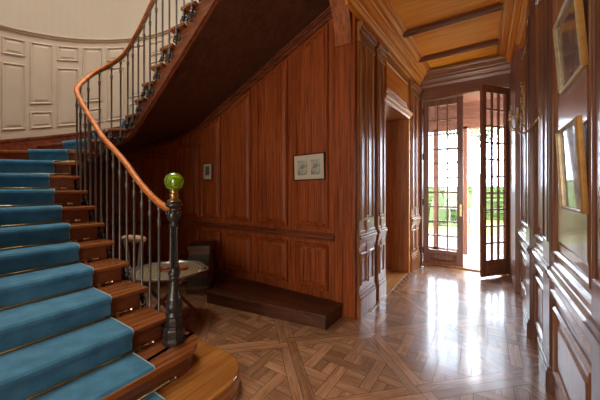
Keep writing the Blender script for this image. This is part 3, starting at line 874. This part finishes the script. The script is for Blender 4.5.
# ------------------------------------------------------------------ entrance corridor, left wall
def xl(y): return XL+max(0, (y-3.04))*.05
ZC = 3.75
OY0, OY1, OZ = 3.94, 5.18, 2.72
def slab_l(bm, y0, y1, z0, z1, h0, h1):
    vs = [bm.verts.new((xl(y)+h, y, z)) for h in (h0, h1) for y in (y0, y1) for z in (z0, z1)]
    for f in ((0, 1, 3, 2), (4, 6, 7, 5), (0, 4, 5, 1), (2, 3, 7, 6), (0, 2, 6, 4), (1, 5, 7, 3)): bm.faces.new([vs[i] for i in f])
bm = bmesh.new()
slab_l(bm, 3.045, OY0, 0, ZC, -.42, 0); slab_l(bm, OY1, 5.96, 0, ZC, -.42, 0); slab_l(bm, OY0, OY1, OZ, ZC, -.42, 0)
wl_o = struct('wall_left', bm, HALLW)
fl = lambda u, v, h: V((xl(u)+h, u, v))
def pil_left(y0, y1, bays):
    bm = bmesh.new(); slab_l(bm, y0, y1, .30, 3.42, 0, .03)
    for k in range(bays):
        a = y0+.03+(y1-y0-.03)*k/bays; b = y0+(y1-y0-.03)*(k+1)/bays
        for z0, z1 in ((1.12, 3.25), (.36, .74)):
            panel_rings(bm, rect(a, b, z0, z1), [(0, .03), (0, .040), (.010, .046), (.022, .046), (.030, .034), (.036, .024)], fl)
    obj('pilaster', bm, HALLW, wl_o)
    bm = bmesh.new()
    for z0, z1, h in ((0, .20, .050), (.20, .22, .056), (.22, .26, .046), (.26, .30, .036)): slab_l(bm, y0-.015, y1+.015, z0, z1, 0, h)
    obj('pilaster_base', bm, HALLW, wl_o, bevel=.006)
    bm = bmesh.new()
    for z0, z1, h in ((.78, .81, .036), (.81, .84, .044), (.84, .90, .052), (.90, .935, .068), (.935, .96, .055), (.96, 1.0, .040)): slab_l(bm, y0-.02, y1+.02, z0, z1, 0, h)
    m_ = (y0+y1)/2; slab_l(bm, m_-.045, m_+.045, .72, 1.10, 0, .048); slab_l(bm, m_-.028, m_+.028, .66, 1.17, 0, .042)
    obj('dado_block', bm, HALLW, wl_o, bevel=.006)
    bm = bmesh.new()
    for z0, z1, h in ((3.20, 3.24, .05), (3.24, 3.32, .035), (3.32, 3.36, .06), (3.36, 3.42, .08)): slab_l(bm, y0-.015, y1+.015, z0, z1, 0, h)
    obj('pilaster_capital', bm, HALLW, wl_o, bevel=.006)
pil_left(3.07, 3.52, 2); pil_left(3.66, 3.90, 1); pil_left(5.27, 5.80, 2)
bm = bmesh.new()
panel_rings(bm, rect(OY0+.06, OY1-.06, 2.88, 3.33), RAISED, fl)
obj('over_door_panel', bm, CORNI, wl_o)
bm = bmesh.new()
extrude_profile(bm, [(0, 0), (.02, 0), (.03, .03), (.055, .05), (.075, .08), (.075, .10), (.02, .12), (0, .14)], (xl(OY0-.03), OY0-.03, OZ-.0), (xl(OY1+.03), OY1+.03, OZ-.0), (1, 0, 0))
for y in (OY0, OY1): slab_l(bm, y-.03, y+.03, 0, OZ, 0, .022)
obj('opening_casing', bm, CORNI, wl_o, bevel=.004)
# cornices
def corn(name, a, b, out, m, k=1.0, par=None):
    P = [(0, -.30), (.03, -.30), (.035, -.275), (.02, -.27), (.03, -.24), (.06, -.215), (.065, -.20), (.075, -.195), (.09, -.15), (.12, -.115), (.125, -.10), (.145, -.095),
         (.165, -.06), (.20, -.035), (.205, -.02), (.235, -.018), (.26, .0), (0, .0)]
    bm = bmesh.new(); extrude_profile(bm, [(d*k, z*k) for d, z in P], a, b, out); return struct(name, bm, m)
corn('trim_2', (xl(2.9), 2.75, ZC), (xl(5.94), 5.94, ZC), (1, 0, 0), CORNI)
corn('trim_3', (XR, 2.1, ZC), (XR, 5.94, ZC), (-1, 0, 0), CORNI)
corn('trim_4', (-1.12, 5.95, ZC-.04), (.42, 5.95, ZC-.04), (0, -1, 0), CORNX, .85)
# corridor ceiling with beams
bm = bmesh.new(); box(bm, -1.27, XR+.02, 2.1, 6.0, ZC, ZC+.12); struct('ceiling', bm, ORANGE)
for i, y in enumerate((3.22, 4.21, 5.20)):
    bm = bmesh.new()
    extrude_profile(bm, [(-.055, 0), (-.055, -.02), (-.038, -.03), (-.034, -.06), (.034, -.06), (.038, -.03), (.055, -.02), (.055, 0)], (-1.0, y, ZC), (.17, y, ZC), (0, 1, 0))
    struct('trim_%d' % (5+i), bm, BEAMW)
for x, nm in ((-.985, 'trim_8'), (.155, 'trim_9')):
    bm = bmesh.new(); box(bm, x-.012, x+.012, 2.1, 5.8, ZC-.02, ZC); struct(nm, bm, CORNI)

# side room behind the left opening
bm = bmesh.new(); box(bm, -3.3, -1.15, 3.3, 6.6, -.06, .006)
obj('side_room_floor', bm, SIDEFL, floor_o)
bm = bmesh.new()
box(bm, -3.4, -3.3, 3.2, 6.6, 0, 3.6); box(bm, -3.4, -1.67, 3.2, 3.3, 0, 3.6); box(bm, -3.4, -1.6, 6.6, 6.7, 0, 3.6)
struct('wall_side_room', bm, CREAMP)
bm = bmesh.new(); box(bm, -3.4, -1.6, 3.2, 6.7, 3.6, 3.7); struct('ceiling_side_room', bm, CREAMP)
# inlaid border of small squares on the threshold of that opening
bm = bmesh.new()
for k in range(16):
    y = OY0+.04+k*.078
    for j in range(2):
        if (k+j) % 2: continue
        box(bm, xl(y)+.01+j*.05, xl(y)+.055+j*.05, y, y+.07, 0, .0012)
obj('inlay_border', bm, BEAMW, floor_o)
# door of the side room, opened inwards
bm = bmesh.new(); box(bm, -2.42, -1.68, 4.0, 4.04, .02, 2.68)
d3 = struct('door_3', bm, MAHOG, bevel=.004)
bm = bmesh.new()
fdr = lambda u, v, h: V((u, 4.04+h, v))
for z0, z1 in ((.25, 1.0), (1.15, 2.5)): panel_rings(bm, rect(-2.30, -1.80, z0, z1)[::-1], [(-0, 0), (0, .012), (-.02, .018), (-.04, .004)], fdr)
obj('door_panel', bm, MAHOG, d3)
bm = bmesh.new(); tube(bm, [(-1.74, 4.04, 1.05), (-1.74, 4.09, 1.05)], .010, 8); tube(bm, [(-1.74, 4.085, 1.05), (-1.86, 4.085, 1.05)], .009, 8); obj('door_handle', bm, BRASS, d3, smooth=True)

# ------------------------------------------------------------------ end wall and entrance doors
DX0, DX1, DZ = -1.055, .335, 3.235
bm = bmesh.new()
box(bm, -1.60, DX0, 5.95, 6.13, 0, ZC); box(bm, DX1, .60, 5.95, 6.13, 0, ZC); box(bm, DX0, DX1, 5.95, 6.13, DZ, ZC)
we = struct('wall_end', bm, ENTRYX)
bm = bmesh.new()
box(bm, DX0-.05, DX0, 5.925, 5.95, 0, DZ); box(bm, DX1, DX1+.05, 5.925, 5.95, 0, DZ); box(bm, DX0-.05, DX1+.05, 5.925, 5.95, DZ, DZ+.05)
obj('door_casing', bm, ENTRYW, we, bevel=.005)
bm = bmesh.new(); box(bm, DX0, DX1, 5.95, 6.2, 0, .03); obj('threshold', bm, PLATW, we, bevel=.006)

def glazed_leaf(name, hinge, ang, W, H, side, m):
    """hinge point, direction angle of the leaf seen from above; local x along the leaf"""
    M = Matrix.Translation((*hinge, .02)) @ Matrix.Rotation(ang, 4, 'Z')
    t = .022; st_ = .095; zb_, zt_ = .275, H-.12
    bm = bmesh.new()
    box(bm, 0, st_, -t, t, 0, H, M); box(bm, W-st_, W, -t, t, 0, H, M); box(bm, st_, W-st_, -t, t, zt_, H, M); box(bm, st_, W-st_, -t, t, 0, zb_, M)
    o = struct(name, bm, m, bevel=.005)
    bm = bmesh.new(); w_ = (W-2*st_)/3; hh = (zt_-zb_)/10
    for k in (1, 2): box(bm, st_+k*w_-.012, st_+k*w_+.012, -.016, .016, zb_, zt_, M)
    for k in range(1, 10): box(bm, st_, W-st_, -.015, .015, zb_+k*hh-.013, zb_+k*hh+.013, M)
    obj('glazing_bar', bm, m, o)
    bm = bmesh.new(); box(bm, st_, W-st_, -.003, .003, zb_, zt_, M); obj('pane', bm, PANE, o)
    for s in (-1, 1):
        bm = bmesh.new()
        panel_rings(bm, rect(st_+.02, W-st_-.02, .06, zb_-.05), [(0, 0), (0, .008), (.015, .010), (.025, .002), (.05, .010)], lambda u, v, h: M @ V((u, s*(t+h), v)))
        obj('kick_panel', bm, m, o)
    bm = bmesh.new()
    for s in (-1, 1):
        box(bm, W-.055, W-.025, s*t-.004, s*t+.004, .95, 1.17, M); lathe(bm, [(.004, 0), (.014, .006), (.016, .012), (.008, .02)], (0, 0, 0), 8, M @ Matrix.Translation((W-.04, s*(t+.004), 1.1)) @ Matrix.Rotation(-s*PI/2, 4, 'X'))
    obj('door_handle', bm, BRASS, o)
    for z in (.25, 1.2, 2.1, 3.0):
        bm = bmesh.new(); lathe(bm, [(.004, -.065), (.010, -.055), (.010, .055), (.004, .065)], (0, 0, 0), 8, M @ Matrix.Translation((.0, side*(t+.008), z))); obj('hinge', bm, DARKM, o)
    return o
glazed_leaf('door_1', (DX0+.01, 6.03), 0.03, .69, 3.20, -1, ENTRYW)
glazed_leaf('door_2', (DX1-.01, 6.03), math.atan2(-.46, -.36), .64, 3.20, 1, ENTRYW)

# porch in front of the house
bm = bmesh.new(); box(bm, -1.5, .8, 6.13, 7.75, -.12, -.005)
pf = struct('floor_porch', bm, STONE)
bm = bmesh.new()
PY = 7.35
for x0, x1 in ((-1.40, -1.28), (-1.05, -.97), (-.45, -.35), (.34, .44), (.72, .84)): box(bm, x0, x1, PY, PY+.10, -.005, 2.9)
box(bm, -1.40, .84, PY, PY+.10, 2.84, 2.95); box(bm, -1.28, -.45, PY, PY+.10, -.005, .10); box(bm, .44, .72, PY, PY+.10, -.005, .10)
tp = struct('trim_10', bm, ENTRYW, bevel=.005)
bm = bmesh.new()
for z in [.1+k*.46 for k in range(1, 6)]: box(bm, -.97, -.45, PY+.03, PY+.06, z-.012, z+.012); box(bm, .44, .72, PY+.03, PY+.06, z-.012, z+.012)
box(bm, -.72, -.70, PY+.03, PY+.06, .1, 2.84)
obj('glazing_bar', bm, WHITEP, tp)
bm = bmesh.new(); box(bm, -.97, -.45, PY+.043, PY+.047, .1, 2.84); box(bm, .44, .72, PY+.043, PY+.047, .1, 2.84); obj('pane', bm, PANE, tp)
bm = bmesh.new(); box(bm, -1.40, .84, PY, PY+.12, 2.95, 3.6)
for k in range(6): box(bm, -1.40, .84, PY-.008, PY, 2.97+k*.1, 3.055+k*.1)
struct('wall_porch', bm, ENTRYX)
bm = bmesh.new()
for x in (-1.45, .78):
    box(bm, x, x+.10, 6.13, PY+.12, -.005, .45); box(bm, x, x+.10, 6.13, PY+.12, 2.9, 3.5)
    for y in (6.13, 6.52, 6.92, 7.30): box(bm, x, x+.10, y, y+.07, .45, 2.9)
struct('wall_porch_side', bm, WHITEP)
bm = bmesh.new(); box(bm, -1.5, .95, 6.13, PY+.3, 3.42, 3.52); struct('ceiling_porch', bm, ENTRYX)

# garden
bm = bmesh.new(); box(bm, -14, 12, 7.75, 60, -.3, -.14); setp(obj('lawn', bm, GRASS), 'yellow-green lawn seen through the open entrance door', 'lawn', kind='structure')
bm = bmesh.new(); box(bm, -5, 5, 7.75, 11.2, -.15, -.10); struct('garden_path', bm, GRAVEL)
def leafy(bm, c, r, n, size, squash=(1, 1, 1), seed=1):
    rnd = random.Random(seed)
    for i in range(n):
        d = V((rnd.gauss(0, 1), rnd.gauss(0, 1), rnd.gauss(0, 1))).normalized()*(rnd.random()**.35)
        p = V(c)+V((d.x*r*squash[0], d.y*r*squash[1], d.z*r*squash[2]))
        a = V((rnd.uniform(-1, 1), rnd.uniform(-1, 1), rnd.uniform(-1, 1))).normalized(); b = a.orthogonal().normalized()
        s = size*rnd.uniform(.6, 1.3)
        vs = [bm.verts.new(p+a*s), bm.verts.new(p+b*s*.5), bm.verts.new(p-a*s), bm.verts.new(p-b*s*.5)]; bm.faces.new(vs)
def hedge(x0, x1, y0, y1, h, lab, grp=None, seed=1):
    bm = bmesh.new(); rnd = random.Random(seed); nx = int((x1-x0)/.18)
    vs = box(bm, x0, x1, y0, y1, -.14, h)
    bmesh.ops.subdivide_edges(bm, edges=bm.edges[:], cuts=10, use_grid_fill=True)
    for v in bm.verts: v.co += V((rnd.uniform(-.05, .05), rnd.uniform(-.05, .05), rnd.uniform(-.05, .05)))
    for i in range(1500):
        p = V((rnd.uniform(x0, x1), rnd.choice((y0, y0, rnd.uniform(y0, y1))), rnd.uniform(0, h+.02)));
        if p.y > y0: p.z = h
        a = V((rnd.uniform(-1, 1), rnd.uniform(-1, 1), rnd.uniform(-1, 1))).normalized(); b = a.orthogonal(); s = .05
        bm.faces.new([bm.verts.new(p+a*s), bm.verts.new(p+b*s), bm.verts.new(p-a*s), bm.verts.new(p-b*s)])
    return setp(obj('clipped_hedge', bm, LEAF, weld=False), lab, 'hedge', grp)
hedge(-4.5, -.65, 15.0, 15.9, .75, 'low clipped green hedge across the garden, left of the open gap')
hedge(-.35, 4.0, 17.5, 18.4, .85, 'clipped green hedge further back behind the open entrance gap')
hedge(-9, 8, 26, 27.5, 1.6, 'tall green hedge closing the far end of the garden')
def cone(x, y, h, lab):
    t = thing('cone_topiary', (x, y, -.14), lab, 'bush')
    bm = bmesh.new(); rnd = random.Random(int(x*100))
    lathe(bm, [(.25, 0), (.36, .12), (.30, .5*h), (.18, .8*h), (.03, h)], (x, y, -.05), 16)
    for i in range(500):
        z = rnd.random(); a = rnd.uniform(0, 6.28); r = .36*(1-z)+.02
        p = V((x+r*math.cos(a), y+r*math.sin(a), -.05+z*h)); q = V((rnd.uniform(-1, 1), rnd.uniform(-1, 1), 1)).normalized(); b = q.orthogonal(); s = .05
        bm.faces.new([bm.verts.new(p+q*s), bm.verts.new(p+b*s*.6), bm.verts.new(p-q*s), bm.verts.new(p-b*s*.6)])
    obj('foliage', bm, LEAF, t, weld=False)
    bm = bmesh.new(); tube(bm, [(x, y, -.14), (x, y, .1)], .05, 8); obj('trunk', bm, BARK, t)
cone(-.78, 14.0, 1.65, 'cone-shaped green topiary bush rising above the hedge in the door gap')
cone(-1.75, 13.6, 1.45, 'cone-shaped green topiary bush seen through the closed left door leaf')
def tree(x, y, h, r, lab, n=900, seed=3, lo=.5):
    t = thing('garden_tree', (x, y, -.14), lab, 'tree'); rnd = random.Random(seed)
    bm = bmesh.new(); tube(bm, [(x, y, -.14), (x+.05, y, h*.35), (x-.05, y, h*.7), (x, y, h*.9)], 1, 8, rr=[.16, .12, .08, .04])
    tips = []
    for k in range(9):
        a = rnd.uniform(0, 6.28); z = h*rnd.uniform(.4, .8); L_ = r*rnd.uniform(.6, 1)
        e = V((x+L_*math.cos(a), y+L_*math.sin(a), z+L_*.6)); tube(bm, [(x, y, z), V((x, y, z)).lerp(e, .5)+V((0, 0, .1)), e], 1, 6, rr=[.05, .03, .012]); tips.append(e)
    obj('trunk', bm, BARK, t)
    bm = bmesh.new()
    for k, e in enumerate(tips): leafy(bm, e, r*.5, n//9, .09, seed=seed*20+k)
    obj('foliage', bm, LEAF2, t, weld=False)
tree(-.35, 12.5, 5.2, 1.0, 'thin young tree with light green leaves seen high in the door gap', 900, 3)
tree(-3.4, 19, 7.0, 2.2, 'broad leafy tree in the garden seen through the left door leaf', 1800, 5)
tree(4.0, 24, 8.0, 2.6, 'large leafy tree standing to the right in the far garden', 1800, 8)
# garden chair on the path
gx, gy = -.52, 10.4
gc = thing('garden_chair', (gx, gy, -.10), 'white garden chair standing on the pale gravel outside the door', 'chair')
bm = bmesh.new(); box(bm, gx-.2, gx+.2, gy-.2, gy+.2, .32, .345); obj('seat', bm, WHITEP, gc, bevel=.008)
bm = bmesh.new(); tube(bm, [(gx-.19, gy+.2, .34), (gx-.2, gy+.27, .8), (gx+.2, gy+.27, .8), (gx+.19, gy+.2, .34)], .014, 8)
for k in range(1, 5): tube(bm, [(gx-.19+k*.076, gy+.2, .34), (gx-.19+k*.076, gy+.27, .8)], .008, 6)
obj('backrest', bm, WHITEP, gc)
for sx in (-1, 1):
    for sy in (-1, 1): bm = bmesh.new(); tube(bm, [(gx+sx*.18, gy+sy*.18, .33), (gx+sx*.21, gy+sy*.21, -.10)], .013, 8); obj('leg', bm, WHITEP, gc)

# ------------------------------------------------------------------ right wall
bm = bmesh.new(); box(bm, XR, XR+.18, -4.0, 5.95, 0, 6.4); wr = struct('wall_right', bm, RWALL)
fr = lambda u, v, h: V((XR-h, u, v))
RP_ = [(0, 0), (0, .016), (.010, .026), (.022, .022), (.034, .010), (.038, .001), (.085, .001), (.11, .010)]
RL = [(0, 0), (0, .012), (.014, .026), (.036, .020), (.050, .004), (.09, .004), (.12, .014)]
bays = [(3.07, 3.55), (1.80, 2.67), (.55, 1.42), (-.7, .17), (-2.0, -1.1)]
bm = bmesh.new()
for y0, y1 in bays: panel_rings(bm, rect(y0, y1, 1.03, 3.30), RP_, fr)
panel_rings(bm, rect(4.02, 4.93, 1.03, 3.30), RP_, fr)
obj('upper_panel', bm, RWALL, wr)
bm = bmesh.new()
for y0, y1 in bays: panel_rings(bm, rect(y0, y1, .17, .66), RL, fr)
panel_rings(bm, rect(4.02, 4.93, .17, .66), RL, fr)
obj('lower_panel', bm, RWALL, wr)
bm = bmesh.new()
DR = [(0, .70), (.012, .70), (.016, .725), (.028, .74), (.030, .76), (.016, .775), (.016, .83), (.026, .845), (.034, .86), (.050, .875), (.052, .895), (.040, .905), (.028, .93), (.022, .935), (.020, .965), (.012, .975), (0, .985)]
extrude_profile(bm, DR, (XR, -4, 0), (XR, 5.0, 0), (-1, 0, 0))
extrude_profile(bm, [(0, 0), (.022, 0), (.022, .09), (.014, .11), (.010, .13), (0, .13)], (XR, -4, 0), (XR, 5.0, 0), (-1, 0, 0))
obj('dado_rail', bm, RWALL, wr)
def pil_right(y0, y1, h):
    bm = bmesh.new(); box(bm, XR-h, XR, y0, y1, .16, 3.44)
    panel_rings(bm, rect(y0+.04, y1-.04, 1.10, 3.25), [(0, 0), (0, .006), (.012, .010), (.022, -.004)], lambda u, v, d: V((XR-h-d, u, v)))
    obj('pilaster', bm, PILW, wr, bevel=.004)
    bm = bmesh.new(); box(bm, XR-h-.022, XR, y0-.018, y1+.018, 0, .16); box(bm, XR-h-.012, XR, y0-.01, y1+.01, .16, .19); obj('pilaster_base', bm, PILW, wr, bevel=.006)
    bm = bmesh.new()
    for z0, z1, e in ((.84, .87, .012), (.87, .90, .024), (.90, .93, .012)): box(bm, XR-h-e, XR, y0-e, y1+e, z0, z1)
    obj('dado_block', bm, PILW, wr, bevel=.004)
pil_right(3.60, 3.90, .058); pil_right(2.72, 3.0, .034); pil_right(1.48, 1.74, .034); pil_right(.23, .49, .034)
bm = bmesh.new(); box(bm, XR-.075, XR, 5.0, 5.95, 0, 3.6); obj('pier', bm, ENTRYW, wr, bevel=.006)

# pictures leaning forward on the right wall
def right_picture(name, y0, y1, z0, z1, xb, xt, lab, art, fw, mm):
    t = thing(name, (xb, (y0+y1)/2, z0), lab, 'picture')
    ang = math.atan2(xb-xt, z1-z0)
    # local u -> +Y, v -> up along the leaning plane, h -> towards -X
    up = V((-math.sin(ang), 0, math.cos(ang))); out = V((-math.cos(ang), 0, -math.sin(ang)))
    o0 = V((xb, (y0+y1)/2, z0)); H = (z1-z0)/math.cos(ang)
    F = lambda u, v, h: o0+V((0, 1, 0))*u+up*v+out*h
    w_ = (y1-y0)/2
    bm = bmesh.new(); panel_rings(bm, rect(-w_, w_, 0, H)[::-1], [(0, -.016), (0, .004), (-.004, .008)], F, fill=False); obj('frame_side', bm, GOLDF, t)
    bm = bmesh.new(); panel_rings(bm, rect(-w_, w_, 0, H)[::-1], [(-.003, .006), (-.010, .014), (-fw*.45, .010), (-fw*.6, .014), (-fw*.8, .006), (-fw, .004), (-fw, -.006)], F, fill=False); obj('frame_moulding', bm, SILVERF, t)
    bm = bmesh.new()
    vs = [bm.verts.new(F(a, b, h)) for h in (-.010, -.006) for a, b in ((-w_+fw*.9, fw*.9), (w_-fw*.9, fw*.9), (w_-fw*.9, H-fw*.9), (-w_+fw*.9, H-fw*.9))]
    for f in ((0, 1, 2, 3), (4, 5, 6, 7), (0, 1, 5, 4), (1, 2, 6, 5), (2, 3, 7, 6), (3, 0, 4, 7)): bm.faces.new([vs[i] for i in f])
    obj('glazed_print', bm, art, t)
    # hanging hook reaching back to the wall
    bm = bmesh.new(); tube(bm, [F(0, H-.06, -.01), V((XR+.0, o0.y, z0+H+.03))], .004, 6); obj('hanging_wire', bm, BRASS, t)
    return t
right_picture('framed_picture', 1.87, 2.33, 1.375, 1.85, XR-.026, XR-.050, 'gold framed pale drawing behind glass, lower of two on the right wall', PAINT2, .015, None)
right_picture('framed_picture', 1.88, 2.38, 2.09, 2.52, XR-.024, XR-.055, 'gold framed dark print leaning forward, upper of two on the right wall', PAINT, .015, None)

# sconces
def sconce(y, z, lab, tall):
    t = thing('wall_sconce', (XR, y, z), lab, 'wall light')
    x = XR-.012 if tall else XR-.010
    bm = bmesh.new(); M = Matrix.Translation((x, y, z)) @ Matrix.Scale(.45, 4, V((1, 0, 0)))
    if tall: lathe(bm, [(.002, -.26), (.02, -.22), (.035, -.12), (.022, -.04), (.045, .02), (.055, .10), (.040, .18), (.052, .27), (.035, .36), (.018, .42), (.022, .46), (.002, .52)], (0, 0, 0), 14, M)
    else: lathe(bm, [(.002, -.30), (.007, -.28), (.009, -.10), (.016, -.06), (.010, -.04), (.030, -.01), (.034, .01), (.014, .03), (.024, .05), (.026, .075), (.012, .10), (.014, .12), (.002, .16)], (0, 0, 0), 14, M)
    obj('backplate', bm, GILT if tall else BRASS, t, smooth=True)
    if tall:
        for k in range(6):
            bm = bmesh.new(); s = 1 if k % 2 else -1; zz = z-.1+.1*k
            tube(bm, [(x-.01, y, zz), (x-.035, y+s*.03, zz+.03), (x-.03, y+s*.055, zz+.07), (x-.05, y+s*.04, zz+.09)], 1, 6, rr=[.010, .014, .012, .003]); obj('acanthus_leaf', bm, GILT, t, smooth=True)
    for s in ((-1, 1) if tall else (1,)):
        bm = bmesh.new(); pts = []
        for k in range(17):
            a = k/16
            pts.append((x-.02-.13*math.sin(a*PI*.55), y+s*(.16*a if tall else .22*a), z-.02-.13*math.sin(a*PI)+.05*a))
        tube(bm, pts, 1, 8, rr=[.011-.004*a/16 for a in range(17)])
        arm = obj('arm', bm, GILT, t, smooth=True)
        e = pts[-1]; bm = bmesh.new()
        lathe(bm, [(.006, -.01), (.028, .004), (.030, .010), (.012, .014), (.014, .03), (.018, .05), (.012, .055), (.011, .06)], e, 12); obj('candle_cup', bm, GILT, arm, smooth=True)
        bm = bmesh.new(); lathe(bm, [(.009, .058), (.009, .12), (.002, .128)], e, 10); obj('candle', bm, MATB, arm, smooth=True)
sconce(4.45, 2.36, 'ornate gilt leaf wall light on the far right wall near the glazed door', True)
sconce(3.32, 2.15, 'slender brass wall light with long pointed drop, nearer of two on the right wall', False)

# ------------------------------------------------------------------ hall behind the camera: walls, windows, roof with skylight
bm = bmesh.new()
box(bm, -2.75, -1.2, -4.15, -4.0, 0, 6.4); box(bm, .25, .60, -4.15, -4.0, 0, 6.4); box(bm, -1.2, .25, -4.15, -4.0, 0, .5); box(bm, -1.2, .25, -4.15, -4.0, 2.7, 6.4)
struct('wall_near', bm, CREAMP)
bm = bmesh.new()
for x in (-1.2, -.5, .19): box(bm, x, x+.06, -4.10, -4.04, .5, 2.7)
for z in (.5, 1.05, 1.6, 2.15, 2.64): box(bm, -1.2, .25, -4.10, -4.05, z, z+.05)
struct('window_1', bm, WHITEP)
bm = bmesh.new(); box(bm, -2.74, -2.6, -4.0, YLOW-.14, 0, 6.4); struct('wall_hall', bm, CREAMP)
bm = bmesh.new()
SX0, SX1, SY0, SY1 = -4.7, -2.2, .5, 2.5
box(bm, -6, SX0, -4.2, 3.3, 6.4, 6.55); box(bm, SX1, .6, -4.2, 3.3, 6.4, 6.55); box(bm, SX0, SX1, -4.2, SY0, 6.4, 6.55); box(bm, SX0, SX1, SY1, 3.3, 6.4, 6.55)
struct('ceiling_hall', bm, CREAMP)
bm = bmesh.new(); box(bm, -1.3, .6, 2.1, 2.2, 3.87, 6.4); struct('wall_gallery', bm, CREAMP)

DIMMER = glass_mat('light_dimming_glass', (.16, .15, .13))  # dark tint for the added panes that cut the sky light
bm = bmesh.new(); box(bm, SX0, SX1, SY0, SY1, 6.50, 6.515); struct('skylight_dimmer', bm, DIMMER)  # unseen pane added to dim the sky coming through the skylight
bm = bmesh.new(); box(bm, -1.2, .25, -4.12, -4.112, .5, 2.7); struct('window_dimmer', bm, DIMMER)  # unseen pane added across the hall window to weaken the sky light
# ------------------------------------------------------------------ light
def area(name, loc, rot, sx, sy, power, col=(1, 1, 1), spread=None):
    l = bpy.data.lights.new(name, 'AREA'); l.shape = 'RECTANGLE'; l.size = sx; l.size_y = sy; l.energy = power; l.color = col
    if spread: l.spread = math.radians(spread)
    o = bpy.data.objects.new(name, l); C.objects.link(o); o.location = loc; o.rotation_euler = rot; return o
area('skylight_daylight', (-3.45, 1.5, 6.45), (0, 0, 0), 2.4, 1.9, 88, (1, .94, .86), 115)
area('hall_window_daylight', (-.48, -3.98, 1.6), (math.radians(90), 0, 0), 1.4, 2.15, 118, (1, .93, .84))
hl = bpy.data.lights.new('hall_fill_light', 'POINT'); hl.energy = 15; hl.color = (1, .80, .55); hl.shadow_soft_size = .15  # added fill lamp behind the camera, warms cornice and ceiling; no pendant hangs here
ho = bpy.data.objects.new('hall_fill_light', hl); C.objects.link(ho); ho.location = (-.5, -1.2, 2.6)
po = area('porch_portal', (-.35, 6.16, 1.65), (math.radians(-90), 0, 0), 1.38, 3.2, 1); po.data.cycles.is_portal = True
area('side_room_daylight', (-2.4, 6.5, 2.2), (math.radians(-90), 0, 0), 1.2, 1.6, 30, (1, .9, .75))
w = bpy.data.worlds.new('World'); bpy.context.scene.world = w; w.use_nodes = True
nt = w.node_tree; bg = nt.nodes['Background']
sky = nt.nodes.new('ShaderNodeTexSky'); sky.sky_type = 'HOSEK_WILKIE' if hasattr(sky, 'sky_type') else sky.sky_type
tcn = nt.nodes.new('ShaderNodeTexCoord'); nz = nt.nodes.new('ShaderNodeTexNoise'); nz.inputs['Scale'].default_value = 2.5
rp = nt.nodes.new('ShaderNodeValToRGB'); rp.color_ramp.elements[0].color = (.70, .82, 1, 1); rp.color_ramp.elements[1].color = (.92, .97, 1, 1)
nt.nodes.remove(sky)
nt.links.new(tcn.outputs['Generated'], nz.inputs['Vector']); nt.links.new(nz.outputs['Fac'], rp.inputs['Fac']); nt.links.new(rp.outputs['Color'], bg.inputs['Color'])
bg.inputs['Strength'].default_value = 20.0

# ------------------------------------------------------------------ camera
cam = bpy.data.cameras.new('camera'); co = bpy.data.objects.new('camera', cam); C.objects.link(co)
co.location = (0, 0, EYE); co.rotation_euler = (PI/2, 0, math.atan2(186, 280))
cam.sensor_width = 36; cam.lens = 280/600*36; cam.shift_y = -12/600; cam.clip_start = .05; cam.clip_end = 200
bpy.context.scene.camera = co
vs_ = bpy.context.scene.view_settings
vs_.view_transform = 'Standard'; vs_.look = 'None'; vs_.gamma = 1; vs_.use_curve_mapping = False; vs_.exposure = 0.12
